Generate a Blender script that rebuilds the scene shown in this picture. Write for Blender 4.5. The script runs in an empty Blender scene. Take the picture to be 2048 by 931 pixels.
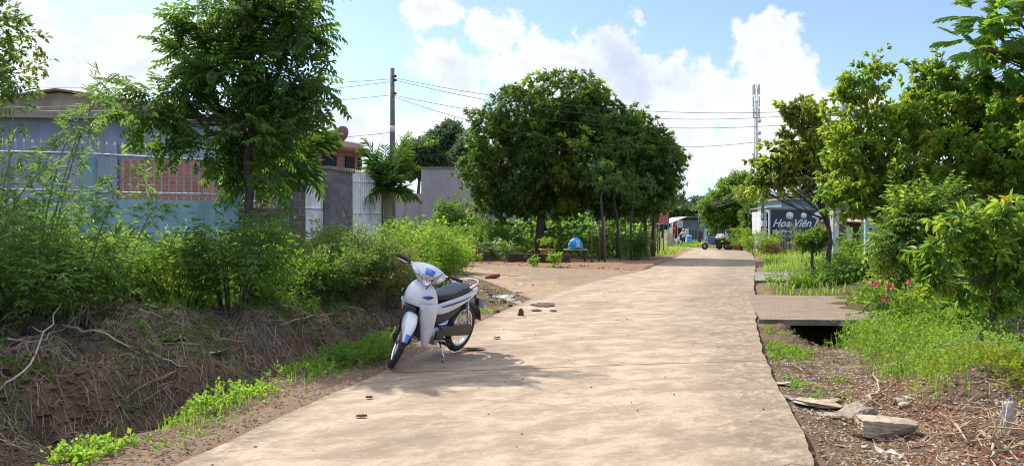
import bpy, math, numpy as np
from mathutils import Vector, Matrix
R = math.radians
PI = math.pi
sc = bpy.context.scene
col = sc.collection
# ---------------------------------------------------------------- camera, light, exposure
cam = bpy.data.objects.new('camera', bpy.data.cameras.new('camera'))
col.objects.link(cam); sc.camera = cam
cam.location = (0, 0, 1.4); cam.rotation_euler = (R(90 - 0.28), 0, 0)
cam.data.lens = 27.2; cam.data.sensor_width = 36; cam.data.clip_start = 0.05; cam.data.clip_end = 3000
SUN_EL, SUN_AZ = 45.0, -39.0      # azimuth from +Y, negative = left of the view
sun = bpy.data.objects.new('sun', bpy.data.lights.new('sun', 'SUN')); col.objects.link(sun)
sun.data.energy = 3.8; sun.data.angle = R(0.53); sun.data.color = (1, .94, .84)
sd = Vector((math.sin(R(SUN_AZ))*math.cos(R(SUN_EL)), math.cos(R(SUN_AZ))*math.cos(R(SUN_EL)), math.sin(R(SUN_EL))))
sun.rotation_euler = sd.to_track_quat('Z', 'Y').to_euler()
sc.view_settings.view_transform = 'Standard'; sc.view_settings.look = 'None'
sc.view_settings.exposure = 0.86; sc.view_settings.gamma = 1
sc.render.engine = 'CYCLES'
cy = sc.cycles
cy.max_bounces = 7; cy.diffuse_bounces = 3; cy.glossy_bounces = 3; cy.transmission_bounces = 4; cy.transparent_max_bounces = 6
cy.use_denoising = True; cy.filter_width = 1.05
try: cy.denoiser = 'OPENIMAGEDENOISE'; cy.denoising_prefilter = 'ACCURATE'
except Exception: pass
cy.sample_clamp_indirect = 6; cy.caustics_reflective = False; cy.caustics_refractive = False

class NT:
    def __init__(s, tree): s.t = tree; s.n = tree.nodes; s.l = tree.links
    def node(s, typ, **kw):
        n = s.n.new(typ)
        for k, v in kw.items():
            if k.startswith('i_'):
                key = k[2:]; key = int(key) if key.isdigit() else key
                s.put(n.inputs[key], v)
            else: setattr(n, k, v)
        return n
    def put(s, sock, v):
        if isinstance(v, bpy.types.NodeSocket): s.l.new(v, sock)
        elif v is not None: sock.default_value = v
    def m(s, op, a, b=None, c=None, clamp=False):
        n = s.n.new('ShaderNodeMath'); n.operation = op; n.use_clamp = clamp
        s.put(n.inputs[0], a); s.put(n.inputs[1], b)
        if c is not None: s.put(n.inputs[2], c)
        return n.outputs[0]
    def mix(s, f, a, b, bt='MIX'):
        n = s.n.new('ShaderNodeMix'); n.data_type = 'RGBA'; n.blend_type = bt
        s.put(n.inputs[0], f); s.put(n.inputs[6], c4(a)); s.put(n.inputs[7], c4(b))
        return n.outputs[2]
    def noise(s, vec, scale, detail=4, rough=.55, dist=0):
        n = s.n.new('ShaderNodeTexNoise'); n.inputs['Scale'].default_value = scale
        n.inputs['Detail'].default_value = detail; n.inputs['Roughness'].default_value = rough
        n.inputs['Distortion'].default_value = dist
        if vec is not None: s.l.new(vec, n.inputs['Vector'])
        return n.outputs['Fac']
    def ramp(s, f, lo, hi, a=0.0, b=1.0):
        n = s.n.new('ShaderNodeMapRange'); n.interpolation_type = 'SMOOTHSTEP'
        s.put(n.inputs[0], f); n.inputs[1].default_value = lo; n.inputs[2].default_value = hi
        n.inputs[3].default_value = a; n.inputs[4].default_value = b
        return n.outputs[0]
    def scalev(s, vec, sx, sy, sz):
        n = s.n.new('ShaderNodeMapping'); n.inputs['Scale'].default_value = (sx, sy, sz)
        s.l.new(vec, n.inputs['Vector']); return n.outputs[0]
def c4(v):
    if isinstance(v, (tuple, list)) and len(v) == 3: return (*v, 1.0)
    return v

# sky: daylight sky with cumulus banks, all a function of direction (nothing is tied to the camera)
w = bpy.data.worlds.new('World'); sc.world = w; w.use_nodes = True
w.node_tree.nodes.clear(); T = NT(w.node_tree)
sky = T.node('ShaderNodeTexSky', sky_type='NISHITA', sun_disc=False, sun_elevation=R(SUN_EL), sun_rotation=R(SUN_AZ),
             air_density=1.0, dust_density=0.6, ozone_density=2.0, altitude=50)
tc = T.node('ShaderNodeTexCoord').outputs['Generated']
sp = T.node('ShaderNodeSeparateXYZ'); T.l.new(tc, sp.inputs[0])
az = T.m('ARCTAN2', sp.outputs[0], sp.outputs[1]); el = T.m('ARCSINE', sp.outputs[2])
def blobpx(x, y, rx, ry):
    a = math.atan((x-1024)/1547); e = math.atan((458-y)/1547*math.cos(a))
    return a, e, rx/1547*math.cos(a)**2, ry/1547*math.cos(a)
blobs = [(985,75,70,62),(905,120,66,42),(1075,135,110,70),(1235,120,60,82),(1180,185,230,95),(1330,170,110,60),
         (1430,200,120,75),(1545,105,70,68),(1530,190,110,90),(1690,215,90,60),(1150,280,330,85),(1480,300,330,95),
         (870,22,70,34),(90,120,150,60),(160,175,190,50),(20,30,130,50),(280,140,90,42),(690,262,90,46),(815,270,70,36),
         (590,300,120,50),(330,70,150,36),(1840,300,300,60),(1750,240,100,70)]
fld = None
for b in blobs:
    a, e, ra, re = blobpx(*b)
    u = T.m('DIVIDE', T.m('SUBTRACT', az, a), ra); v = T.m('DIVIDE', T.m('SUBTRACT', el, e), re)
    d = T.m('SUBTRACT', 1.0, T.m('SQRT', T.m('ADD', T.m('MULTIPLY', u, u), T.m('MULTIPLY', v, v))))
    fld = d if fld is None else T.m('SMOOTH_MAX', fld, d, .25)
n1 = T.noise(tc, 9, 9, .6, .3); n2 = T.noise(tc, 30, 7, .62)
nn = T.m('ADD', T.m('MULTIPLY', T.m('SUBTRACT', n1, .5), 2.7), T.m('MULTIPLY', T.m('SUBTRACT', n2, .5), 1.9))
dens = T.m('ADD', fld, nn)
mask = T.ramp(dens, -.05, .28)
# soft haze of cloud towards the left and the rest of the sky
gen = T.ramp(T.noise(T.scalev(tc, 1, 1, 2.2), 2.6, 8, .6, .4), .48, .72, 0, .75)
leftw = T.ramp(az, -.15, -.5)
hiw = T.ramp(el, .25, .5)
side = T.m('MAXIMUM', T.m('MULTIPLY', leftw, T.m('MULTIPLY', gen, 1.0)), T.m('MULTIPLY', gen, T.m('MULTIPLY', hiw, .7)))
mask = T.m('MAXIMUM', T.m('MAXIMUM', mask, side), T.ramp(el, .5, .8, 0, .85))  # last term: cloud cover added overhead, out of view, to fill the shadows
lowhaze = T.ramp(el, .2, .0, 0, .55)
shade = T.ramp(T.m('ADD', T.noise(tc, 6, 6, .6), T.m('MULTIPLY', T.ramp(dens, .1, 1.2), .10)), .47, .70)
ccol = T.mix(shade, (5.3, 5.45, 5.7), (3.7, 4.05, 4.75))
skyc = T.mix(1.0, sky.outputs[0], (.92, .93, 1.12), 'MULTIPLY')
skyc = T.mix(lowhaze, skyc, (2.9, 3.9, 5.1))
hi_ = T.node('ShaderNodeVectorMath', operation='SCALE'); T.l.new(ccol, hi_.inputs[0]); T.l.new(T.ramp(el, .40, .75, 1.0, 1.6), hi_.inputs['Scale'])   # unseen overhead cloud, brightened to lift the shadow fill
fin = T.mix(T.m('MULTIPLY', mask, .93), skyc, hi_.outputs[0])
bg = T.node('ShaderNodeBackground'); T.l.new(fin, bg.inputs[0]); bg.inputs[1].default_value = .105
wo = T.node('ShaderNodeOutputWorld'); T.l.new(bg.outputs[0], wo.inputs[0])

# ---------------------------------------------------------------- helpers
def H(*a): return np.random.default_rng(a)
def tag(o, label=None, cat=None, group=None, kind=None):
    if label: o['label'] = label
    if cat: o['category'] = cat
    if group: o['group'] = group
    if kind: o['kind'] = kind
    return o
def empty(name, loc=(0,0,0), rz=0, label=None, cat=None, group=None):
    o = bpy.data.objects.new(name, None); col.objects.link(o); o.location = loc; o.rotation_euler = (0,0,rz)
    o.empty_display_size = .1
    return tag(o, label, cat, group)
def copy_tree(o, parent=None):
    c = o.copy(); col.objects.link(c)
    if parent is not None: c.parent = parent; c.matrix_parent_inverse = o.matrix_parent_inverse.copy()
    for ch in [x for x in bpy.data.objects if x.parent == o]: copy_tree(ch, c)
    return c
def norm(v): return v/np.maximum(np.linalg.norm(v, axis=-1, keepdims=True), 1e-9)

class MB:
    def __init__(s): s.v = []; s.f = []; s.mi = []; s.sm = []; s.n = 0
    def add(s, verts, faces, mi=0, smooth=False, M=None):
        verts = np.asarray(verts, float)
        if M is not None: verts = verts @ np.array(M.to_3x3()).T + np.array(M.translation)
        s.v.append(verts)
        for f in faces: s.f.append([i + s.n for i in f]); s.mi.append(mi); s.sm.append(smooth)
        s.n += len(verts); return s
    def box(s, c, d, rz=0, mi=0, M=None, bevel=0):
        x, y, z = [k/2 for k in d]
        if bevel:
            b = min(bevel, x*.9, y*.9, z*.9)
            vs = []
            for sx in (-1,1):
                for sy in (-1,1):
                    for sz in (-1,1):
                        vs += [(sx*x, sy*(y-b), sz*(z-b)), (sx*(x-b), sy*y, sz*(z-b)), (sx*(x-b), sy*(y-b), sz*z)]
            vs = np.array(vs)
            def I(sx,sy,sz,k): return ((sx>0)*4+(sy>0)*2+(sz>0))*3+k
            F = []
            for q in (-1,1):
                F.append([I(q,-1,-1,0),I(q,1,-1,0),I(q,1,1,0),I(q,-1,1,0)])
                F.append([I(-1,q,-1,1),I(1,q,-1,1),I(1,q,1,1),I(-1,q,1,1)])
                F.append([I(-1,-1,q,2),I(1,-1,q,2),I(1,1,q,2),I(-1,1,q,2)])
                for r in (-1,1):
                    F.append([I(q,r,-1,0),I(q,r,1,0),I(q,r,1,1),I(q,r,-1,1)])
                    F.append([I(q,-1,r,0),I(q,1,r,0),I(q,1,r,2),I(q,-1,r,2)])
                    F.append([I(-1,q,r,1),I(1,q,r,1),I(1,q,r,2),I(-1,q,r,2)])
                    for t in (-1,1): F.append([I(q,r,t,0),I(q,r,t,1),I(q,r,t,2)])
        else:
            vs = np.array([(a*x,b_*y,c_*z) for a in (-1,1) for b_ in (-1,1) for c_ in (-1,1)])
            F = [[0,1,3,2],[4,6,7,5],[0,4,5,1],[2,3,7,6],[0,2,6,4],[1,5,7,3]]
        if rz:
            c_, s_ = math.cos(rz), math.sin(rz)
            vs = vs @ np.array([[c_,s_,0],[-s_,c_,0],[0,0,1]])
        return s.add(vs + np.array(c), F, mi, False, M)
    def tube(s, pts, rad, n=8, mi=0, M=None, cap=True, smooth=True):
        P = np.array(pts, float); k = len(P)
        r = np.full(k, rad) if np.isscalar(rad) else np.array(rad, float)
        Tn = np.gradient(P, axis=0) if k > 2 else np.array([P[1]-P[0]]*2)
        Tn = norm(Tn)
        ref = np.array([0,0,1.]) if abs(Tn[0][2]) < .9 else np.array([1.,0,0])
        vs = []
        for i in range(k):
            a = np.cross(Tn[i], ref); a /= max(np.linalg.norm(a), 1e-6); b = np.cross(Tn[i], a); ref = np.cross(a, Tn[i])
            th = np.arange(n)*2*PI/n
            vs.append(P[i] + r[i]*(np.cos(th)[:,None]*a + np.sin(th)[:,None]*b))
        F = [[i*n+j, i*n+(j+1)%n, (i+1)*n+(j+1)%n, (i+1)*n+j] for i in range(k-1) for j in range(n)]
        if cap: F += [list(range(n))[::-1], [(k-1)*n+j for j in range(n)]]
        return s.add(np.concatenate(vs), F, mi, smooth, M)
    def lathe(s, prof, n=24, mi=0, M=None, axis='z', smooth=True, close=False):
        # prof: list of (radius, height)
        k = len(prof); vs = []
        for r, h in prof:
            for j in range(n):
                t = 2*PI*j/n; c, q = r*math.cos(t), r*math.sin(t)
                vs.append((c,q,h) if axis == 'z' else ((c,h,q) if axis == 'y' else (h,c,q)))
        F = [[i*n+j, i*n+(j+1)%n, ((i+1)%k)*n+(j+1)%n, ((i+1)%k)*n+j] for i in range(k if close else k-1) for j in range(n)]
        return s.add(vs, F, mi, smooth, M)
    def prism(s, poly, t, mi=0, M=None, smooth=False):
        # poly in xy, extruded z 0..t
        n = len(poly)
        vs = [(x,y,0) for x,y in poly] + [(x,y,t) for x,y in poly]
        F = [list(range(n))[::-1], list(range(n,2*n))] + [[i,(i+1)%n,n+(i+1)%n,n+i] for i in range(n)]
        return s.add(vs, F, mi, smooth, M)
    def grid(s, rows, mi=0, M=None, smooth=True, closed=False, cap=False):
        # rows: list of equal length point lists -> skin
        k = len(rows); n = len(rows[0])
        F = [[i*n+j, i*n+(j+1)%n, (i+1)*n+(j+1)%n, (i+1)*n+j] for i in range(k-1) for j in range(n if closed else n-1)]
        if cap: F += [list(range(n))[::-1], [(k-1)*n+j for j in range(n)]]
        return s.add(np.concatenate([np.array(r, float) for r in rows]), F, mi, smooth, M)
    def build(s, name, mats, parent=None, loc=(0,0,0), label=None, cat=None, group=None, kind=None, subsurf=0, solid=0, rz=0):
        me = bpy.data.meshes.new(name)
        me.from_pydata(np.concatenate(s.v).tolist() if s.v else [], [], s.f)
        for m in (mats if isinstance(mats, (list, tuple)) else [mats]): me.materials.append(m)
        me.polygons.foreach_set('material_index', s.mi); me.polygons.foreach_set('use_smooth', s.sm)
        me.update()
        o = bpy.data.objects.new(name, me); col.objects.link(o); o.location = loc; o.rotation_euler = (0,0,rz)
        if parent is not None: o.parent = parent
        if solid: md = o.modifiers.new('s', 'SOLIDIFY'); md.thickness = solid; md.offset = -1
        if subsurf: md = o.modifiers.new('u', 'SUBSURF'); md.levels = subsurf; md.render_levels = subsurf
        return tag(o, label, cat, group, kind)

def fastmesh(name, V, F, mats, mi=None, smooth=False, parent=None, loc=(0,0,0), label=None, cat=None, group=None, kind=None):
    """V (n,3), F (m,k) uniform faces"""
    me = bpy.data.meshes.new(name); V = np.ascontiguousarray(V, np.float32); F = np.ascontiguousarray(F, np.int32)
    m, k = F.shape
    me.vertices.add(len(V)); me.vertices.foreach_set('co', V.ravel())
    me.loops.add(m*k); me.loops.foreach_set('vertex_index', F.ravel())
    me.polygons.add(m); me.polygons.foreach_set('loop_start', np.arange(0, m*k, k, dtype=np.int32))
    me.polygons.foreach_set('loop_total', np.full(m, k, np.int32))
    for x in (mats if isinstance(mats, (list, tuple)) else [mats]): me.materials.append(x)
    if mi is not None: me.polygons.foreach_set('material_index', np.asarray(mi, np.int32))
    me.polygons.foreach_set('use_smooth', np.full(m, smooth, bool))
    me.update(calc_edges=True)
    o = bpy.data.objects.new(name, me); col.objects.link(o); o.location = loc
    if parent is not None: o.parent = parent
    return tag(o, label, cat, group, kind)

# ---------------------------------------------------------------- materials
def newmat(name):
    m = bpy.data.materials.new(name); m.use_nodes = True; m.node_tree.nodes.clear()
    t = NT(m.node_tree); out = t.node('ShaderNodeOutputMaterial'); return m, t, out
def mat(name, c, rough=.6, metal=0, c2=None, nscale=6, bump=0, bscale=30, spec=.5, coat=0, detail=5, lo=.35, hi=.65, dist=0, c3=None, n3=1.3, streak=None):
    m, t, out = newmat(name)
    p = t.node('ShaderNodeBsdfPrincipled'); p.inputs['Roughness'].default_value = rough; p.inputs['Metallic'].default_value = metal
    p.inputs['Specular IOR Level'].default_value = spec; p.inputs['Coat Weight'].default_value = coat
    tcn = t.node('ShaderNodeTexCoord').outputs['Object']
    cc = c4(c)
    if c2: cc = t.mix(t.ramp(t.noise(tcn, nscale, detail, .6, dist), lo, hi), c, c2)
    if c3: cc = t.mix(t.ramp(t.noise(tcn, n3, 6, .65, .3), .48, .7), cc, c3)
    if streak: cc = t.mix(t.ramp(t.noise(t.scalev(tcn, 1, 1, .12), 2.6, 7, .65), .5, .7, 0, .75), cc, streak)
    t.put(p.inputs['Base Color'], cc)
    if bump:
        b = t.node('ShaderNodeBump'); b.inputs['Strength'].default_value = bump; b.inputs['Distance'].default_value = .02
        t.l.new(t.noise(tcn, bscale, 6, .65), b.inputs['Height']); t.l.new(b.outputs[0], p.inputs['Normal'])
    t.l.new(p.outputs[0], out.inputs[0]); return m
def leafmat(name, a, b, trans=None, tw=.45, rough=.42, c=None, cs=1.2, spec=.4):
    """two leaf tones per leaf, broad noise mixes in a third; light passes through"""
    m, t, out = newmat(name)
    rnd = t.node('ShaderNodeNewGeometry').outputs['Random Per Island']
    tcn = t.node('ShaderNodeTexCoord').outputs['Object']
    cc = t.mix(rnd, a, b)
    if c: cc = t.mix(t.ramp(t.noise(tcn, cs, 3, .6), .45, .68), cc, c)
    p = t.node('ShaderNodeBsdfPrincipled'); p.inputs['Roughness'].default_value = rough
    p.inputs['Specular IOR Level'].default_value = spec
    t.put(p.inputs['Base Color'], cc)
    tr = t.node('ShaderNodeBsdfTranslucent')
    t.put(tr.inputs[0], t.mix(.75, cc, trans or tuple(min(1, k*2.2) for k in b)))
    mx = t.node('ShaderNodeMixShader'); mx.inputs[0].default_value = tw
    t.l.new(p.outputs[0], mx.inputs[1]); t.l.new(tr.outputs[0], mx.inputs[2]); t.l.new(mx.outputs[0], out.inputs[0])
    return m
L_DARK = leafmat('leaf_dark', (.045,.10,.022), (.075,.15,.03), (.26,.44,.05), .44, c=(.10,.16,.03))
L_TREE = leafmat('leaf_tree', (.03,.075,.02), (.055,.12,.025), (.24,.40,.03), .4, .36, c=(.04,.085,.02), spec=.5)
L_MANGO = leafmat('leaf_mango', (.04,.095,.022), (.075,.14,.028), (.22,.38,.05), .42, .42, c=(.13,.16,.03), cs=.7)
L_MID = leafmat('leaf_mid', (.07,.15,.028), (.12,.21,.035), (.32,.54,.05), .47)
L_BRIGHT = leafmat('leaf_bright', (.10,.20,.025), (.16,.27,.035), (.38,.62,.05), .5)
L_LIME = leafmat('leaf_lime', (.17,.28,.03), (.23,.34,.05), (.5,.75,.07), .5)
L_YEL = leafmat('leaf_yellow_green', (.15,.24,.03), (.26,.32,.045), (.58,.76,.07), .5, c=(.24,.27,.04))
L_OLIVE = leafmat('leaf_olive', (.09,.13,.035), (.15,.19,.05), (.36,.46,.07), .42, c=(.16,.15,.05))
L_DRY = leafmat('leaf_dry', (.18,.11,.055), (.28,.19,.10), (.4,.28,.14), .3, .8)
L_BAMBOO = leafmat('leaf_bamboo', (.07,.15,.035), (.15,.24,.07), (.36,.58,.10), .48, c=(.11,.19,.07))
L_CASS = leafmat('leaf_cassava', (.07,.16,.022), (.13,.25,.03), (.32,.55,.05), .5, c=(.10,.20,.025), cs=.5)
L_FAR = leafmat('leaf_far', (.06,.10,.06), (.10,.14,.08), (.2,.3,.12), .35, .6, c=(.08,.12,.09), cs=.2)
L_PALM = leafmat('leaf_palm', (.03,.08,.018), (.07,.15,.025), (.24,.42,.04), .38, .35)
L_RED = leafmat('leaf_red', (.20,.05,.03), (.3,.12,.04), (.5,.2,.05), .4)
L_PURPLE = leafmat('blossom_purple', (.30,.10,.26), (.45,.2,.38), (.6,.3,.5), .4)
L_PINK = leafmat('blossom_pink', (.65,.03,.12), (.8,.05,.2), (.9,.15,.3), .4)
L_YFLOW = leafmat('blossom_yellow', (.85,.62,.02), (.9,.7,.05), (.95,.8,.1), .4)
BARK = mat('bark', (.09,.065,.045), .9, c2=(.17,.13,.095), nscale=14, bump=.5, bscale=40)
BARK_D = mat('bark_dark', (.055,.042,.034), .9, c2=(.11,.085,.07), nscale=14, bump=.5, bscale=40)
BARK_P = mat('bark_pale', (.20,.17,.13), .9, c2=(.32,.28,.22), nscale=10, bump=.4)
TWIG = mat('dry_twig', (.23,.16,.105), .9, c2=(.52,.41,.29), nscale=3, lo=.3, hi=.7)

# ---------------------------------------------------------------- terrain
LE = np.array([(-4.3,-4),(-3.3,0),(-2.0,4.6),(-1.66,6.2),(-1.23,7.6),(-.58,11.3),(.45,16),(2.3,21.2),(4.5,26.4),(8,38),(12.2,54),(16.1,69),(15.6,75),(12,80),(4,84),(-14,88)])
RE = np.array([(-.6,-4),(.5,0),(1.82,4.6),(2.37,6.83),(2.87,8.95),(4.76,15.2),(7.35,23.5),(10.2,32.3),(14,45),(19.4,64),(20.4,73),(18,81.5),(10,87.5),(-14,92)])
SA = np.array([(1.2,13.2),(.3,15.6),(-.5,20.2),(-1.96,26),(-5,30.5),(-9,35.5),(-14,40)])
SB = np.array([(6.2,24.8),(4.4,26),(1.6,28.2),(-.4,30),(-2.6,32.3),(-6,37),(-11,42.5)])
def sdist(P, x, y):
    """signed distance to a polyline, positive to its left"""
    best = np.full(x.shape, 1e9); sg = np.ones(x.shape)
    for (x0,y0),(x1,y1) in zip(P[:-1], P[1:]):
        dx, dy = x1-x0, y1-y0; L2 = dx*dx+dy*dy
        t = np.clip(((x-x0)*dx+(y-y0)*dy)/L2, 0, 1)
        ex, ey = x-(x0+t*dx), y-(y0+t*dy); d = np.hypot(ex, ey)
        cr = dx*ey-dy*ex; m = d < best - 1e-9
        best = np.where(m, d, best); sg = np.where(m, np.sign(cr), sg)
    return best*sg
def ss(a, b, x):
    t = np.clip((x-a)/(b-a), 0, 1); return t*t*(3-2*t)
def vnoise(x, y, sc_, seed=0):
    x = x*sc_+seed*17.3; y = y*sc_+seed*9.7
    xi, yi = np.floor(x), np.floor(y); fx, fy = x-xi, y-yi
    fx = fx*fx*(3-2*fx); fy = fy*fy*(3-2*fy)
    def h(a, b):
        q = np.sin(a*127.1+b*311.7+seed*74.7)*43758.5453; return q-np.floor(q)
    return (h(xi,yi)*(1-fx)+h(xi+1,yi)*fx)*(1-fy)+(h(xi,yi+1)*(1-fx)+h(xi+1,yi+1)*fx)*fy-.5
def fbm(x, y, s, o=4, seed=0): return sum(vnoise(x,y,s*2**i,seed+i)*.5**i for i in range(o))
def bsc(y): return np.interp(y, [7.5, 14.5], [1.0, 1.85])
def inslab(X,Y): return ((Y>20.7)&(Y<25.5)&(X<9.8)) | ((Y>11.7)&(Y<16.6)&(X<7.4))
def drop(y): return -.45*ss(35, 80, y)
def terrain(x, y):
    x = np.asarray(x, float); y = np.asarray(y, float)
    sL, sR = sdist(LE,x,y), -sdist(RE,x,y); dA, dB = sdist(SA,x,y), -sdist(SB,x,y)
    nz = fbm(x,y,.9,5,3)
    jit = fbm(x,y,1.1,3,8)*.55
    s = sL*bsc(y) + np.where(sL > .6, jit, 0)
    prof = np.interp(s, [0,.15,.85,1.1,1.35,1.9,2.4,2.9,3.6,4.4,7,12,60], [-.05,-.01,.0,-.28,-.62,-.68,-.5,-.12,.26,.42,.45,.42,.3])
    rough = np.interp(sL*bsc(y), [0,.5,1.5,3,6], [.01,.05,.2,.36,.2])
    near = prof + nz*rough + (fbm(x,y,4.5,3,15)*.17+fbm(x,y,2.2,2,16)*.12)*ss(1.2,2,sL*bsc(y))
    leftfar = -.03+.42*ss(.7,2.6,dA) + nz*.12*ss(.4,1.5,dA)
    mid = np.where(dB > 0, -.03+.13*ss(.1,1.2,dB)*(1-.4*ss(3,8,dB)) + nz*.07, -.06)
    far = np.where(dA > 0, leftfar, mid)
    wn = ss(15.8, 13.6, y)
    zl = near*wn + far*(1-wn)
    rp = np.interp(sR, [0,.1,.5,1.2,2.2,4,30], [-.05,-.055,-.06,-.03,.1,.18,.2]) + nz*np.interp(sR,[0,.5,2],[.015,.08,.2])*ss(60,20,y)
    rp = rp + fbm(x,y,2.5,3,12)*.07*ss(2,.3,sR) + .24*np.exp(-((x-3.75)/.55)**2-((y-6.1)/.6)**2) + .32*ss(1.6,3.2,sR)*ss(9.5,7.5,y)
    rp = rp - .75*np.exp(-((y-11.6)/1.15)**2)*ss(.35,.95,sR+jit*.3)*ss(3.6,2.6,sR)
    z = np.where(sL > 0, zl, np.where(sR > 0, rp, -.08))
    z = np.where((sL > 0) & (wn <= 0) & (dA < 0) & (dB < 0), -.08, z)
    return z + drop(y)
def gz(x, y): return float(terrain(np.array([x]), np.array([y]))[0])
def at(px, d): return (px-1024)/1547*d
def zat(py, d): return 1.4+(458-py)/1547*d
def onground(px, py):
    ds = np.arange(2.5, 140, .04); X = (px-1024)/1547*ds; Z = 1.4-(py-458)/1547*ds
    g = terrain(X, ds); k = np.argmax(Z < g); return float(X[k]), float(ds[k]), float(g[k])

def axis_(segs):
    out = []
    for a, b, st in segs: out.append(np.arange(a, b, st))
    return np.concatenate(out+[[segs[-1][1]]])
gx = axis_([(-900,-200,70),(-200,-40,10),(-40,-12,1.2),(-12,-9,.2),(-9,6,.055),(6,9,.15),(9,24,.5),(24,60,3),(60,200,15),(200,900,70)])
gy = axis_([(-60,-4,4),(-4,2.5,.5),(2.5,14,.055),(14,18,.12),(18,40,.35),(40,95,1),(95,250,8),(250,1500,90)])
GX, GY = np.meshgrid(gx, gy); GZ = terrain(GX, GY)
nx, ny = len(gx), len(gy)
idx = np.arange(nx*ny).reshape(ny, nx)
Fq = np.stack([idx[:-1,:-1], idx[:-1,1:], idx[1:,1:], idx[1:,:-1]], -1).reshape(-1,4)
m, t, out = newmat('soil')
at_ = t.node('ShaderNodeAttribute', attribute_name='soil'); sepc = t.node('ShaderNodeSeparateColor'); t.l.new(at_.outputs[0], sepc.inputs[0])
pos = t.node('ShaderNodeNewGeometry').outputs['Position']
n_a = t.noise(pos, 3.5, 8, .7, .4); n_b = t.noise(pos, 28, 6, .7); n_c = t.noise(pos, 90, 3, .6)
base = t.mix(t.ramp(n_a, .35, .65), (.125,.082,.056), (.23,.155,.10))
base = t.mix(t.ramp(n_b, .5, .72), base, (.27,.20,.14))
tan = t.mix(t.ramp(n_b, .4, .7), (.34,.235,.155), (.25,.165,.10))
red = t.mix(t.ramp(n_b, .35, .7), (.30,.12,.06), (.20,.08,.045))
grn = t.mix(t.ramp(n_b, .35, .7), (.07,.10,.03), (.14,.15,.05))
cc = t.mix(sepc.outputs[0], base, tan); cc = t.mix(sepc.outputs[1], cc, red); cc = t.mix(t.m('MULTIPLY', sepc.outputs[2], t.ramp(n_a,.3,.6)), cc, grn)
cc = t.mix(t.ramp(n_c, .62, .75, 0, .6), cc, (.36,.29,.21))
p = t.node('ShaderNodeBsdfPrincipled'); p.inputs['Roughness'].default_value = .95; p.inputs['Specular IOR Level'].default_value = .1
t.l.new(cc, p.inputs['Base Color'])
b = t.node('ShaderNodeBump'); b.inputs['Strength'].default_value = .9; b.inputs['Distance'].default_value = .05
t.l.new(t.m('ADD', n_b, t.m('MULTIPLY', n_c, .5)), b.inputs['Height']); t.l.new(b.outputs[0], p.inputs['Normal']); t.l.new(p.outputs[0], out.inputs[0])
SOIL = m
ground = fastmesh('ground', np.stack([GX,GY,GZ],-1).reshape(-1,3), Fq, SOIL, smooth=True, kind='structure')
sLg, sRg = sdist(LE,GX,GY), -sdist(RE,GX,GY); dBg = -sdist(SB,GX,GY)
tanm = np.clip(ss(.9,.2,sLg)*(sLg>-.5) + ss(.8,.1,sRg)*(sRg>-.5)*.5*ss(12,20,GY) + (sLg>0)*ss(9,2.5,dBg)*(dBg>-2)*ss(18,24,GY), 0, 1)
redm = np.clip((dBg>.2)*ss(6,1.2,dBg)*(sLg>.2)*ss(24,28,GY)*.35 + (sRg>.3)*ss(7.5,5.5,GY)*ss(2,4,GX)*ss(-.1,.25,fbm(GX,GY,.9,3,21))*.9, 0, 1)
grm = np.clip((sRg>.4)*ss(9,14,GY) + ss(60,90,GY) + (sLg>9), 0, 1)
ca = ground.data.color_attributes.new('soil', 'FLOAT_COLOR', 'POINT')
ca.data.foreach_set('color', np.stack([tanm,redm,grm,np.ones_like(tanm)],-1).ravel().astype(np.float32))

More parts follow.
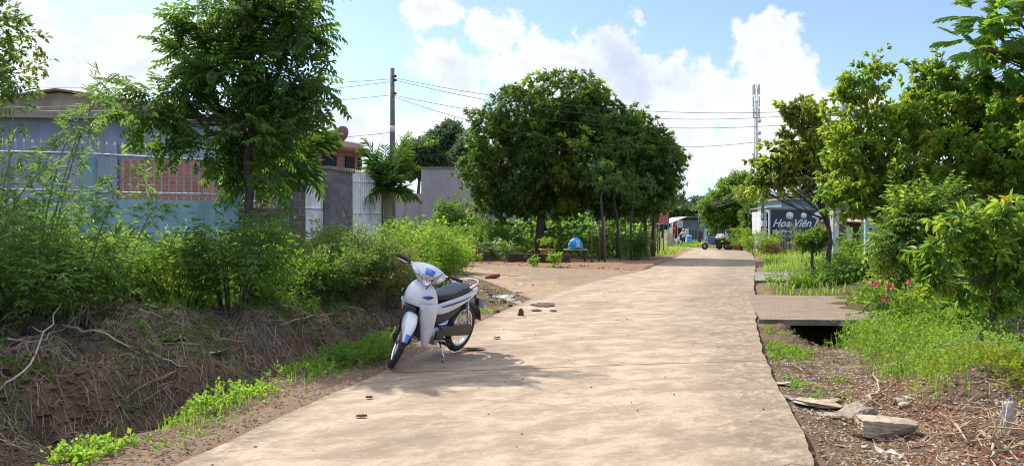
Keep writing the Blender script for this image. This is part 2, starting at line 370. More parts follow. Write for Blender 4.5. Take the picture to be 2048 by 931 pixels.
def resample(P, n):
    P = np.asarray(P, float); seg = np.r_[0, np.cumsum(np.hypot(*np.diff(P, axis=0).T))]
    # smooth by corner cutting
    for _ in range(3):
        Q = [P[0]]
        for a, b_ in zip(P[:-1], P[1:]): Q += [a*.75+b_*.25, a*.25+b_*.75]
        P = np.array(Q+[P[-1]])
    seg = np.r_[0, np.cumsum(np.hypot(*np.diff(P, axis=0).T))]
    t_ = np.linspace(0, 1, n)**1.0*seg[-1]
    return np.stack([np.interp(t_, seg, P[:,0]), np.interp(t_, seg, P[:,1])], -1)
def concrete(name, a, b_, dark, jstep, joff):
    m, t, out = newmat(name)
    uv = t.node('ShaderNodeUVMap').outputs[0]; su = t.node('ShaderNodeSeparateXYZ'); t.l.new(uv, su.inputs[0])
    v = su.outputs[1]; u = su.outputs[0]
    st = t.noise(t.scalev(uv, .8, 1.1, 1), 2.6, 12, .72, .35); fine = t.noise(uv, 24, 9, .78); big = t.noise(uv, .6, 8, .66, .8)
    grit = t.noise(uv, 75, 4, .7); mott = t.noise(uv, 9, 8, .75, .2)
    c = t.mix(t.ramp(st, .40, .60), a, b_)
    c = t.mix(t.ramp(big, .48, .66, 0, .75), c, dark)
    c = t.mix(t.ramp(mott, .52, .66, 0, .5), c, tuple(min(1,k*1.12) for k in a))
    c = t.mix(t.ramp(fine, .5, .66, 0, .55), c, tuple(k*.7 for k in b_))
    c = t.mix(t.ramp(grit, .62, .70, 0, .75), c, (.13,.095,.07))
    scr = t.noise(t.scalev(uv, .5, 11, 1), 2.2, 6, .62, .3); c = t.mix(t.m('MULTIPLY', t.ramp(scr, .64, .69), t.ramp(big, .42, .6)), c, tuple(min(1,k*1.3) for k in a))
    edge = t.m('MAXIMUM', t.ramp(t.m('ADD', u, t.m('MULTIPLY', big, .9)), .45, .75, 1, 0), t.ramp(t.m('ADD', u, t.m('MULTIPLY', big, 1.3)), 3.5, 4.5))
    c = t.mix(t.m('MULTIPLY', t.m('MULTIPLY', edge, t.ramp(mott, .38, .6)), .75), c, (.15,.12,.085))
    fr = t.m('ABSOLUTE', t.m('SUBTRACT', t.m('FRACT', t.m('DIVIDE', t.m('ADD', v, joff), jstep)), .5))
    wob = t.m('MULTIPLY', t.m('SUBTRACT', t.noise(uv, 3, 4, .6), .5), .01)
    jn = t.ramp(t.m('MULTIPLY', t.m('ADD', fr, wob), jstep), .006, .022, 1, 0)
    vo = t.node('ShaderNodeTexVoronoi', feature='DISTANCE_TO_EDGE'); vo.inputs['Scale'].default_value = .42
    wv = t.node('ShaderNodeVectorMath', operation='ADD'); t.l.new(uv, wv.inputs[0]); nzc = t.node('ShaderNodeTexNoise'); nzc.inputs['Scale'].default_value = 2.5; nzc.inputs['Detail'].default_value = 6; t.l.new(uv, nzc.inputs['Vector'])
    sc3 = t.node('ShaderNodeVectorMath', operation='SCALE'); t.l.new(nzc.outputs['Color'], sc3.inputs[0]); sc3.inputs['Scale'].default_value = .5; t.l.new(sc3.outputs[0], wv.inputs[1]); t.l.new(wv.outputs[0], vo.inputs['Vector'])
    crk = t.m('MULTIPLY', t.ramp(vo.outputs['Distance'], .0015, .005, 1, 0), t.ramp(t.noise(uv, .35, 3, .5), .56, .62)); jn = t.m('MAXIMUM', jn, crk)
    c = t.mix(t.m('MULTIPLY', jn, .85), c, (.08,.06,.045))
    p = t.node('ShaderNodeBsdfPrincipled'); p.inputs['Roughness'].default_value = .85; p.inputs['Specular IOR Level'].default_value = .2
    t.l.new(c, p.inputs['Base Color'])
    b = t.node('ShaderNodeBump'); b.inputs['Strength'].default_value = .55; b.inputs['Distance'].default_value = .012
    brush = t.noise(t.scalev(uv, 2, 26, 1), 1, 4, .6)
    h = t.m('ADD', t.m('ADD', t.m('MULTIPLY', fine, 1.0), t.m('MULTIPLY', st, .5)), t.m('ADD', t.m('MULTIPLY', jn, -2.5), t.m('MULTIPLY', brush, .5)))
    t.l.new(h, b.inputs['Height']); t.l.new(b.outputs[0], p.inputs['Normal']); t.l.new(p.outputs[0], out.inputs[0]); return m
ROAD = concrete('road_concrete', (.43,.335,.24), (.285,.215,.15), (.21,.158,.11), 5.0, .2)
ROAD2 = concrete('side_road_concrete', (.34,.24,.155), (.25,.17,.108), (.18,.125,.082), 5.0, 1.1)
def slab_road(name, PL, PR, n, mtl, zoff, cols=26):
    A, B = resample(PL, n), resample(PR, n); ks = np.linspace(0, 1, cols)
    C = A[:,None]*(1-ks[None,:,None]) + B[:,None]*ks[None,:,None]
    A = A; W = np.hypot(*(B-A).T)
    nzv = fbm(C[:,:,0],C[:,:,1],2.2,5,5)
    e = np.zeros(cols); e[0] = -1; e[-1] = 1
    dirv = (B-A)/W[:,None]
    C = C + dirv[:,None]*(e[None,:,None]*nzv[:,:,None]*.04)
    Z = zoff + drop(C[:,:,1]) + fbm(C[:,:,0],C[:,:,1],.5,3,4)*.012
    rows = np.concatenate([C, Z[:,:,None]], -1)
    lo_a = rows[:,:1].copy(); lo_a[:,:,2] -= .14; lo_b = rows[:,-1:].copy(); lo_b[:,:,2] -= .14
    rows = np.concatenate([lo_a, rows[:,:1], rows, rows[:,-1:], lo_b], 1); k = cols+4
    idx = np.arange(n*k).reshape(n,k)
    F = np.stack([idx[:-1,:-1],idx[:-1,1:],idx[1:,1:],idx[1:,:-1]],-1)
    F = np.delete(F, [1, k-3], axis=1).reshape(-1,4)
    o = fastmesh(name, rows.reshape(-1,3), F, mtl, smooth=True, kind='structure')
    mid = (A+B)/2; al = np.r_[0, np.cumsum(np.hypot(*np.diff(mid,axis=0).T))]
    U = np.concatenate([[0,0], ks, [1,1]])[None,:]*W[:,None]; V = np.repeat(al[:,None], k, 1)
    uvl = o.data.uv_layers.new(name='UVMap'); fu = np.stack([U.ravel()[F.ravel()], V.ravel()[F.ravel()]], -1)
    uvl.data.foreach_set('uv', fu.ravel().astype(np.float32)); return o
slab_road('road', LE, RE, 1100, ROAD, 0.0)
slab_road('side_road', [(x+0,y) for x,y in SA], [(x,y) for x,y in SB], 160, ROAD2, -.007)
# ---------------------------------------------------------------- foliage tools
def leaves6(P, D, N, L, W, fold=.25, droop=.25):
    """folded six-point leaf blades: P base, D direction, N upward normal"""
    D = norm(D); S = norm(np.cross(N, D)); N = norm(np.cross(D, S)); L = L[:,None]; W = W[:,None]
    f = W*fold; dr = L*droop
    b = P; t_ = P+D*L-N*dr
    a1 = P+D*L*.3+S*W*.45+N*(f-dr*.05); a2 = P+D*L*.68+S*W*.38+N*(f-dr*.42)
    c1 = P+D*L*.3-S*W*.45+N*(f-dr*.05); c2 = P+D*L*.68-S*W*.38+N*(f-dr*.42)
    V = np.stack([b,a1,a2,t_,c2,c1], 1); n = len(P)
    i = (np.arange(n)*6)[:,None]
    F = np.concatenate([i+np.array([[0,1,2,3]]), i+np.array([[0,3,4,5]])], 0)
    return V.reshape(-1,3), F
def leaves4(P, D, N, L, W, fold=.2, droop=.2):
    D = norm(D); S = norm(np.cross(N, D)); N = norm(np.cross(D, S)); L = L[:,None]; W = W[:,None]
    V = np.stack([P, P+D*L*.45+S*W*.5+N*W*fold, P+D*L-N*L*droop, P+D*L*.45-S*W*.5+N*W*fold], 1)
    i = (np.arange(len(P))*4)[:,None]
    return V.reshape(-1,3), i+np.array([[0,1,2,3]])
def stemquad(P0, P1, w_):
    """thin three-sided stalks between P0 and P1"""
    n = len(P0); D = norm(P1-P0); ref = np.tile([.3,.2,1.], (n,1)); A = norm(np.cross(D, ref)); B = np.cross(D, A)
    vs = []
    for k in range(3):
        o_ = (A*math.cos(k*2.094)+B*math.sin(k*2.094))*w_
        vs += [P0+o_, P1+o_*.6]
    V = np.stack(vs, 1); i = (np.arange(n)*6)[:,None]
    F = np.concatenate([i+np.array([[0,1,3,2]]), i+np.array([[2,3,5,4]]), i+np.array([[4,5,1,0]])], 0)
    return V.reshape(-1,3), F
def merge(parts):
    V = []; F = []; n = 0; M = []
    for k, p in enumerate(parts):
        v, f = p[0], p[1]; V.append(v); F.append(f+n); n += len(v); M.append(np.full(len(f), p[2] if len(p) > 2 else 0))
    return np.concatenate(V), np.concatenate(F), np.concatenate(M)
def spray(kind, rng, L=.08, W=.035, n=10, T=.35):
    """a twig along +x with leaves, up = +z"""
    if kind == 'pinnate':          # two rows of leaves along an arching twig
        k = n//2; t_ = np.repeat(np.linspace(.15,1,k),2); s = np.tile([1,-1],k).astype(float)
        P = np.stack([t_*T, s*.004, -T*.22*t_**2],-1)
        D = np.stack([.55+.5*t_**3, s*(1-.5*t_**4), -.25-.3*t_+rng.normal(0,.12,2*k)],-1)
        N = np.stack([np.zeros(2*k)+.1, -s*.25, np.ones(2*k)],-1)+rng.normal(0,.22,(2*k,3))
        Ls = L*(1-.35*np.abs(t_-.55))*rng.uniform(.8,1.1,2*k)
    elif kind == 'whorl':          # long leaves drooping round a shoot tip
        a = rng.uniform(0,2*PI,n); t_ = rng.uniform(.6,1,n)
        P = np.stack([t_*T*.5, np.zeros(n), np.zeros(n)],-1)
        D = np.stack([rng.uniform(.1,.9,n), np.cos(a), np.sin(a)*.7-.35],-1)
        N = np.stack([np.zeros(n)-.3, np.cos(a)*.5, np.ones(n)],-1)+rng.normal(0,.25,(n,3))
        Ls = L*rng.uniform(.7,1.15,n)
    elif kind == 'blade':          # narrow bamboo blades in fans
        t_ = rng.uniform(.2,1,n); a = rng.normal(0,.65,n)
        P = np.stack([t_*T, np.zeros(n), -T*.15*t_**2],-1)
        D = np.stack([np.cos(a), np.sin(a), -.25+rng.normal(0,.25,n)],-1)
        N = np.stack([np.zeros(n), rng.normal(0,.5,n), np.ones(n)],-1); Ls = L*rng.uniform(.6,1.15,n)
    elif kind == 'palmate':        # star of leaflets on a stalk (cassava)
        P = []; D = []; N = []; Ls = []
        q = max(1, n//7)
        for _ in range(q):
            b0 = np.array([rng.uniform(.4,1)*T, rng.normal(0,.35)*T, rng.normal(0,.3)*T]); a0 = rng.uniform(0,6.28)
            for j in range(7):
                a = a0+(j-3)*.62; P.append(b0); D.append([math.cos(a), math.sin(a), -.35]); N.append([rng.normal(0,.1),0,1]); Ls.append(L*(1-.08*abs(j-3)))
        P, D, N, Ls = map(np.array, (P, D, N, Ls))
    else:                          # loose leaves all round
        t_ = rng.uniform(.1,1,n); a = rng.uniform(0,2*PI,n)
        P = np.stack([t_*T, np.cos(a)*.1*T, np.sin(a)*.1*T],-1)
        D = np.stack([rng.uniform(0,1,n), np.cos(a), np.sin(a)*.6],-1)
        N = np.stack([-np.ones(n)*.4, np.zeros(n), np.ones(n)],-1)+rng.normal(0,.4,(n,3)); Ls = L*rng.uniform(.6,1.15,n)
    return P, D, N, Ls, Ls*W/L
def scatter(kind, pos, dirs, rng, L, W, n=10, T=.35, variants=6, fold=.25, droop=.25, six=True, stem=0, scale=None, zup=True):
    """sprays at pos pointing along dirs -> verts, faces (quads)"""
    M = len(pos); dirs = norm(dirs)
    up = np.tile([0,0,1.],(M,1)) + rng.normal(0,.25,(M,3))
    Y = norm(np.cross(up, dirs)); Z = np.cross(dirs, Y); Rm = np.stack([dirs,Y,Z],-1)   # columns
    sc_ = rng.uniform(.75,1.2,M) if scale is None else scale
    vi = rng.integers(0, variants, M); parts = []
    for k in range(variants):
        m = np.where(vi == k)[0]
        if not len(m): continue
        P,D,N,Ls,Ws = spray(kind, rng, L, W, n, T); q = len(P)
        rot = lambda X: np.einsum('mij,qj->mqi', Rm[m], X)
        PP = (rot(P)*sc_[m][:,None,None]+pos[m][:,None]).reshape(-1,3)
        DD = rot(D).reshape(-1,3); NN = rot(N).reshape(-1,3)
        LL = (Ls[None]*sc_[m][:,None]).ravel(); WW = (Ws[None]*sc_[m][:,None]).ravel()
        parts.append((leaves6 if six else leaves4)(PP,DD,NN,LL,WW,fold,droop))
        if stem:
            parts.append(stemquad(pos[m], pos[m]+np.einsum('mij,j->mi', Rm[m], np.array([T*.9,0,-T*.12]))*sc_[m][:,None], stem))
    V, F, _ = merge(parts); return V, F
def crown_pts(lobes, nclump, per, rng, csize=.35, shell=.5, zmin=None, flat=1.0):
    """lobes: (x,y,z,rx,ry,rz). returns spray positions, directions, clump centres"""
    lob = np.array(lobes, float); wgt = lob[:,3]*lob[:,4]+lob[:,3]*lob[:,5]; wgt /= wgt.sum()
    li = rng.choice(len(lob), nclump, p=wgt)
    u = norm(rng.normal(size=(nclump,3))); r = rng.uniform(shell,1,nclump)[:,None]
    C = lob[li,:3]+u*lob[li,3:]*r; O = norm(u*lob[li,3:])
    if zmin is not None: k = C[:,2] > zmin; C, O, li = C[k], O[k], li[k]
    m = len(C); cs = csize*rng.uniform(.6,1.3,m)
    off = rng.normal(size=(m,per,3)); off = off/np.linalg.norm(off,axis=-1,keepdims=True)*rng.uniform(.15,1,(m,per,1))
    P = C[:,None]+off*cs[:,None,None]*np.array([1,1,.75*flat])
    D = norm(off+O[:,None]*.7+np.array([0,0,.1])+rng.normal(0,.3,(m,per,3)))
    return P.reshape(-1,3), D.reshape(-1,3), C, li
def limbs(mb, base, top, r0, lobes, C, li, rng, kids=6, r1=None, wob=.06, nseg=7):
    """trunk from base to top, limbs into every lobe, boughs to clumps"""
    base = np.array(base,float); top = np.array(top,float); r1 = r1 or r0*.55
    t_ = np.linspace(0,1,nseg)[:,None]; ln = np.linalg.norm(top-base)
    P = base*(1-t_)+top*t_+np.concatenate([rng.normal(0,wob,(nseg,2)),np.zeros((nseg,1))],1)*np.sin(t_*PI)*ln*.35
    rad = np.linspace(r0,r1,nseg); rad[0] *= 1.35
    mb.tube(P, rad, 10)
    for k, lb in enumerate(lobes):
        c = np.array(lb[:3]); st = P[-1] if rng.random() < .6 else P[-2]
        mid = (st+c)/2+rng.normal(0,.12,3)*np.linalg.norm(c-st)*.6
        q = np.linspace(0,1,6)[:,None]; Q = st*(1-q)**2+2*mid*q*(1-q)+c*q**2
        mb.tube(Q, np.linspace(r1*.7,r1*.28,6), 6)
        cs = C[li == k]
        for j in rng.permutation(len(cs))[:kids]:
            s0 = Q[rng.integers(1,6)]; e = cs[j]; md = (s0+e)/2+rng.normal(0,.15,3)*np.linalg.norm(e-s0)*.5
            B = s0*(1-q)**2+2*md*q*(1-q)+e*q**2
            mb.tube(B, np.linspace(r1*.26,r1*.06,6), 4, cap=False)
def tree(name, base, top, r0, lobes, label, cat='tree', group=None, seed=1, kind='pinnate', nclump=120, per=12, csize=.4, shell=.5,
         L=.08, W=.035, n=10, T=.35, mtl=None, mtl2=None, frac2=.0, bark=None, kids=6, six=True, droop=.25, stem=0, zmin=None, flowers=None, r1=None, wob=.06, extra=None, scale=None, spikes=0, spikel=.6):
    """lobes are given in world coordinates; every tree = trunk (with limbs) + crown"""
    rng = H(seed); bx_ = np.array(base, float)
    lobes = [tuple(np.array(l[:3])-bx_)+tuple(l[3:]) for l in lobes]
    P, D, C, li = crown_pts(lobes, nclump, per, rng, csize, shell, None if zmin is None else zmin-bx_[2])
    if spikes:
        jj = rng.permutation(len(C))[:spikes]; sp_ = []; sdn = []
        for j in jj:
            o_ = norm(C[j]-np.array(lobes[li[j]][:3])+rng.normal(0,.1,3)+np.array([0,0,.1]))
            for t__ in np.linspace(.1,1,6): sp_.append(C[j]+o_*spikel*t__+rng.normal(0,.05*spikel,3)); sdn.append(o_+rng.normal(0,.35,3))
        pad = (-len(sp_)) % per; sp_ += sp_[:pad]; sdn += sdn[:pad]
        P = np.concatenate([P,np.array(sp_)]); D = np.concatenate([D,norm(np.array(sdn))])
    root = empty(name, tuple(bx_), 0, label, cat, group)
    mb = MB(); limbs(mb, (0,0,-.15), np.array(top)-bx_, r0, lobes, C, li, rng, kids, r1, wob)
    mb.build('trunk', bark or BARK, root)
    second = rng.random(len(P)//per)[:,None].repeat(per,1).ravel() < frac2 if frac2 else np.zeros(len(P), bool)
    parts = []
    for k, sel in enumerate((~second, second)):
        if sel.any():
            v, f = scatter(kind, P[sel], D[sel], rng, L, W, n, T, droop=droop, six=six, stem=stem, scale=scale); parts.append((v,f,k))
    V, F, MI = merge(parts)
    fastmesh('crown', V, F, [mtl or L_TREE, mtl2 or L_YEL], MI, parent=root)
    if flowers:
        fm, cnt, fl = flowers; k = rng.permutation(len(P))[:cnt]
        # blossoms sit at the outside of the crown
        pf = P[k]+D[k]*csize*.5
        v, f = scatter('round', pf, D[k], rng, fl, fl*.6, 9, fl*.8, droop=.1)
        fastmesh('blossoms', v, f, fm, parent=root)
    return root
def shrub(name, base, rx, ry, h, label, cat='shrub', group=None, seed=1, kind='round', mtl=None, mtl2=None, frac2=0, nsp=260, L=.06, W=.03, n=9, T=.22,
          nst=12, droop=.2, six=True, up=.7, lean=(0,0), flowers=None, stem=.0035):
    """stems rising from the base, leafy sprays all along them"""
    rng = H(seed, 77); root = empty(name, base, 0, label, cat, group)
    a = rng.uniform(0,2*PI,nst); r = np.sqrt(rng.uniform(0,1,nst)); hh = h*rng.uniform(.55,1.05,nst)
    E = np.stack([np.cos(a)*r*rx+lean[0]*hh, np.sin(a)*r*ry+lean[1]*hh, hh*(1-.35*r**2)],-1)
    B0 = E*np.array([.35,.35,0]); mb = MB(); q = np.linspace(0,1,5)[:,None]
    PP = []; DD = []
    w_ = np.linalg.norm(E-B0,axis=1); w_ = w_/w_.sum(); ks = rng.choice(nst, nsp, p=w_)
    curves = []
    for i in range(nst):
        md = B0[i]*.4+E[i]*.6; md[2] = E[i][2]*.75
        curves.append((B0[i], md, E[i]))
        Q = B0[i]*(1-q)**2+2*md*q*(1-q)+E[i]*q**2; Q[0,2] = -.12
        mb.tube(Q, np.linspace(.012,.004,5)*(.6+h*.35), 4, cap=False)
    mb.build('stem', BARK_D if h > .8 else L_MID, root)
    c0 = np.array([c[0] for c in curves]); c1 = np.array([c[1] for c in curves]); c2 = np.array([c[2] for c in curves])
    tt = (rng.uniform(0,1,nsp)**.7)[:,None]
    P = c0[ks]*(1-tt)**2+2*c1[ks]*tt*(1-tt)+c2[ks]*tt**2
    out_ = np.stack([rng.normal(size=nsp), rng.normal(size=nsp), rng.normal(size=nsp)*.5+up*.6],-1)
    D = norm(norm(out_)+norm(P*np.array([1,1,0])+1e-6)*.5)
    P = P+D*T*rng.uniform(0,.8,(nsp,1)); P[:,2] = np.maximum(P[:,2], .01)
    sec = rng.random(nsp) < frac2; parts = []
    for k, sel in enumerate((~sec, sec)):
        if sel.any():
            v, f = scatter(kind, P[sel], D[sel], rng, L, W, n, T, droop=droop, six=six, stem=stem); parts.append((v,f,k))
    V, F, MI = merge(parts); V[:,2] = np.maximum(V[:,2], -.15)
    fastmesh('foliage', V, F, [mtl or L_MID, mtl2 or L_YEL], MI, parent=root)
    if flowers:
        fm, cnt, fl = flowers; k = np.argsort(-(P[:,2]+rng.normal(0,.1,nsp)))[:cnt]
        for j in k:
            d = norm(D[j]+np.array([0,-.5,.6])); A = norm(np.cross(d,[0,0,1.])); Bv = np.cross(d,A)
            an = np.arange(5)*2*PI/5; dirs = np.cos(an)[:,None]*A+np.sin(an)[:,None]*Bv+d*.45
            v, f = leaves6(np.tile(P[j]+d*T*.6,(5,1)), dirs, np.tile(d,(5,1)), np.full(5,fl), np.full(5,fl*.75), .1, -.1)
            fastmesh('blossom', v, f, fm, parent=root)
    return root
def grass(name, X, Y, rng, h, w_, mtl, label, cat='grass', lean=.5, mats=None, zoff=0, group=None, kind='stuff'):
    """upright bending blades rooted at X, Y"""
    n = len(X); Z = terrain(X,Y)+zoff; a = rng.uniform(0,2*PI,n); hh = h*rng.uniform(.4,1.15,n)
    bx_ = np.stack([X,Y,Z-.01],-1); o = np.stack([np.cos(a),np.sin(a),0*a],-1); s = np.stack([-np.sin(a),np.cos(a),0*a],-1)*w_
    l1 = (lean*rng.uniform(.1,1,n)*hh)[:,None]; up = np.array([0,0,1.])*hh[:,None]
    V = np.stack([bx_-s*.5, bx_+s*.5, bx_+up*.55+o*l1*.35+s*.45, bx_+up*.55+o*l1*.35-s*.45, bx_+up*.95+o*l1, bx_+up*.95+o*l1+s*.06],1).reshape(-1,3)
    i = (np.arange(n)*6)[:,None]
    F = np.concatenate([i+np.array([[0,1,2,3]]), i+np.array([[3,2,5,4]])],0)
    o_ = fastmesh(name, V, F, mtl); return tag(o_, label, cat, group, kind)
def where(n, x0, x1, y0, y1, f, rng, dens=None):
    X = rng.uniform(x0,x1,n*6); Y = rng.uniform(y0,y1,n*6); k = f(X,Y); 
    if k.dtype != bool: k = rng.random(len(X)) < k
    return X[k][:n], Y[k][:n]
def rock(mb, c, d, rng, rz=0, jag=.12, mi=0, sub=3, boxy=.7, tilt=0):
    import bmesh
    bm = bmesh.new(); bmesh.ops.create_icosphere(bm, subdivisions=sub, radius=1)
    V = np.array([v.co[:] for v in bm.verts]); F = [[v.index for v in f.verts] for f in bm.faces]; bm.free()
    mx = np.abs(V).max(1, keepdims=True); V = V*(1-boxy)+V/mx*boxy*.85
    s = rng.uniform(0,50); q3 = lambda f, o, e: fbm(V[:,0]+s,V[:,1]-s,f,o,e)+fbm(V[:,1]+s,V[:,2]+s,f,o,e+1)+fbm(V[:,2]-s,V[:,0]+s,f,o,e+2)
    V = V*(1+jag*(1.5*q3(1.3,3,1)+.7*q3(4.2,3,5))[:,None])
    for _ in range(4):
        nrm = norm(rng.normal(size=3)); dd = V@nrm; k = dd > .72; V[k] -= nrm*(dd[k]-.72)[:,None]*.85
    V = V*np.array(d)/2; c_, s_ = math.cos(tilt), math.sin(tilt)
    V = V@np.array([[c_,0,-s_],[0,1,0],[s_,0,c_]]); c_, s_ = math.cos(rz), math.sin(rz)
    V = V@np.array([[c_,s_,0],[-s_,c_,0],[0,0,1]])
    mb.add(V+np.array(c), F, mi, False)
def wire(p0, p1, sag, r=.012, n=16):
    t_ = np.linspace(0,1,n)[:,None]; P = np.array(p0)*(1-t_)+np.array(p1)*t_; P[:,2] -= (4*sag*t_*(1-t_))[:,0]; return P
# ---------------------------------------------------------------- built things: materials
M_GREYBLUE = mat('plaster_grey_blue', (.33,.365,.47), .9, streak=(.20,.21,.24), c2=(.28,.31,.40), nscale=1.2, bump=.15, c3=(.27,.28,.33), n3=.6)
M_OCHRE = mat('plaster_ochre', (.42,.34,.24), .9, c2=(.22,.18,.13), nscale=.8, bump=.2)
M_BLUEWALL = mat('plaster_pale_blue', (.36,.55,.66), .85, streak=(.20,.25,.25), c2=(.22,.38,.47), nscale=1.5, bump=.15, c3=(.30,.36,.36), n3=1.2)
M_LILAC = mat('plaster_lilac_grey', (.48,.41,.43), .9, streak=(.3,.26,.27), c2=(.42,.36,.38), nscale=.7, bump=.1)
M_TEAL = mat('painted_teal_sheet', (.20,.33,.34), .6, c2=(.17,.29,.30), nscale=.8)
M_WHITE = mat('white_paint', (.66,.68,.70), .5, c2=(.52,.54,.55), nscale=5, c3=(.45,.44,.40), n3=3)
M_FENCE = mat('fence_grey_paint', (.40,.45,.50), .75, 0, c2=(.34,.38,.42), nscale=8)
M_IVORY = mat('ivory_paint', (.62,.60,.48), .5)
M_STONE = mat('stone_pillar', (.13,.11,.10), .9, c2=(.25,.22,.19), nscale=9, bump=.4)
M_CONC = mat('old_concrete', (.26,.235,.20), .95, c2=(.15,.14,.12), nscale=5, bump=.4, c3=(.09,.10,.06), n3=2.2)
M_MOSS = mat('mossy_concrete', (.13,.125,.095), .95, c2=(.055,.06,.04), nscale=6, bump=.5, c3=(.20,.19,.16), n3=3)
M_POLE = mat('pole_concrete', (.10,.09,.095), .85, c2=(.15,.14,.14), nscale=4, bump=.2)
M_TERRA = mat('terracotta_paint', (.36,.15,.10), .8, c2=(.28,.12,.085), nscale=4)
M_TERRA2 = mat('terracotta_trim', (.42,.27,.22), .8, c2=(.34,.2,.16), nscale=4)
M_STEEL = mat('galvanised_steel', (.45,.47,.50), .4, .7, c2=(.32,.33,.35), nscale=10)
M_CORR = mat('corrugated_sheet', (.36,.42,.48), .45, .4, c2=(.28,.31,.34), nscale=3)
M_ROOF = mat('roof_sheet', (.42,.40,.36), .5, .2, c2=(.30,.24,.19), nscale=2.5)
M_DARK = mat('dark_interior', (.02,.022,.027), .9)
M_BLACK = mat('black_rubber', (.018,.018,.019), .75, c2=(.03,.028,.026), nscale=20)
M_CABLE = mat('cable_black', (.03,.03,.035), .6)
M_RED = mat('red_paint', (.50,.035,.025), .5, c2=(.4,.03,.02), nscale=3)
M_WTXT = mat('white_lettering', (.75,.75,.75), .6)
M_BLUE = mat('blue_plastic', (.03,.30,.62), .45, c2=(.02,.22,.5), nscale=9)
M_LBLUE = mat('pale_blue_plastic', (.25,.55,.80), .45)
M_OCPOT = mat('ochre_glaze', (.52,.33,.08), .5, c2=(.42,.26,.07), nscale=9)
M_CLAYPOT = mat('clay_pot', (.32,.12,.07), .8, c2=(.22,.09,.06), nscale=12)
M_BROWN = mat('brown_boards', (.11,.05,.03), .8, c2=(.07,.035,.025), nscale=4)
M_NAVY = mat('navy_sign', (.022,.035,.06), .45)
M_WOOD = mat('weathered_wood', (.14,.10,.07), .9, c2=(.07,.05,.035), nscale=10, bump=.3)
M_GREYRK = mat('grey_rubble', (.34,.28,.22), .95, c2=(.20,.165,.13), nscale=12, bump=.6, bscale=25)
M_TANRK = mat('tan_rubble', (.45,.36,.26), .95, c2=(.28,.22,.15), nscale=9, bump=.5, bscale=30)
M_HUSK = mat('husk_brown', (.13,.07,.045), .95, c2=(.07,.04,.028), nscale=20, bump=.6)
M_LITTER = mat('pale_litter', (.52,.50,.46), .8, c2=(.33,.29,.24), nscale=14)
M_PURPLE = mat('purple_cloth', (.09,.03,.35), .8)
def brickmat(name, c1, c2, mc, scale, bw=.5, rh=.25, axis='XZ'):
    m, t, out = newmat(name); tcn = t.node('ShaderNodeTexCoord').outputs['Object']; s = t.node('ShaderNodeSeparateXYZ'); t.l.new(tcn, s.inputs[0])
    cb = t.node('ShaderNodeCombineXYZ'); t.l.new(s.outputs[0 if axis[0]=='X' else 1], cb.inputs[0]); t.l.new(s.outputs[2 if axis[1]=='Z' else 1], cb.inputs[1])
    br = t.node('ShaderNodeTexBrick'); br.inputs['Color1'].default_value=(*c1,1); br.inputs['Color2'].default_value=(*c2,1); br.inputs['Mortar'].default_value=(*mc,1)
    br.inputs['Scale'].default_value=scale; br.inputs['Brick Width'].default_value=bw; br.inputs['Row Height'].default_value=rh; br.inputs['Mortar Size'].default_value=.018
    t.l.new(cb.outputs[0], br.inputs['Vector'])
    cc = t.mix(t.ramp(t.noise(tcn, 3, 6, .65), .4, .7, 0, .6), br.outputs[0], tuple(k*.5 for k in c1))
    p = t.node('ShaderNodeBsdfPrincipled'); p.inputs['Roughness'].default_value=.9; t.l.new(cc, p.inputs['Base Color'])
    b = t.node('ShaderNodeBump'); b.inputs['Strength'].default_value=.5; b.inputs['Distance'].default_value=.01; t.l.new(br.outputs['Fac'], b.inputs['Height']); b.invert=True
    t.l.new(b.outputs[0], p.inputs['Normal']); t.l.new(p.outputs[0], out.inputs[0]); return m
M_BRICK = brickmat('red_brick', (.55,.20,.13), (.42,.15,.10), (.42,.34,.30), 2.2)
M_STONEBLK = brickmat('stone_blocks', (.16,.13,.115), (.10,.09,.085), (.24,.22,.20), 2.0, .55, .3)
M_STONEBLK2 = brickmat('stone_blocks_dark', (.11,.11,.12), (.20,.19,.19), (.15,.145,.14), 2.0, .55, .3, 'YZ')
M_PLANTER = brickmat('block_planter', (.20,.145,.10), (.155,.115,.08), (.11,.085,.06), 1.4, .5, .3)
M_DKBRICK = brickmat('dark_brick_edge', (.085,.05,.038), (.05,.034,.028), (.03,.024,.02), 4, .5, .25)
M_PAVER = brickmat('brick_paving', (.29,.205,.145), (.22,.16,.115), (.12,.085,.055), 2.3, .5, .25, 'XY')

def pw(mb, p0, p1, z0, z1, th, mi=0):
    """upright wall between two plan points"""
    x0,y0 = p0; x1,y1 = p1; L = math.hypot(x1-x0,y1-y0)
    mb.box(((x0+x1)/2,(y0+y1)/2,(z0+z1)/2), (L,th,z1-z0), math.atan2(y1-y0,x1-x0), mi)

# --- grey house behind the fence
hx0, hx1, hy0, hy1 = -19.0, -6.3, 20.2, 21.8
root = empty('house', (-12.5, 21, .12), label='long grey-blue plastered house with bare brick lower wall behind the spiked fence', cat='house')
ang = math.atan2(hy1-hy0, hx1-hx0); Lh = math.hypot(hx1-hx0, hy1-hy0)
mb = MB(); mb.box((0,4,2.05), (Lh,8,4.6)); mb.build('wall', M_GREYBLUE, root, rz=ang)
mb = MB(); mb.box((0,3.9,4.4), (Lh+.4,8.5,.07)); mb.box((0,-.33,4.33),(Lh+.4,.03,.16)); mb.build('roof', mat('roof_edge',(.30,.24,.20),.7), root, rz=ang)
mb = MB(); mb.box((4.0,-.03,2.15), (4.4,.09,2.1)); mb.build('brick_wall', M_BRICK, root, rz=ang)
mb = MB(); mb.box((1.9,-.06,.62), (8.5,.13,.55)); mb.build('plinth', M_WHITE, root, rz=ang)
mb = MB(); mb.box((1.62,-.05,2.0),(.22,.12,3.2)); mb.build('pier', M_GREYBLUE, root, rz=ang)
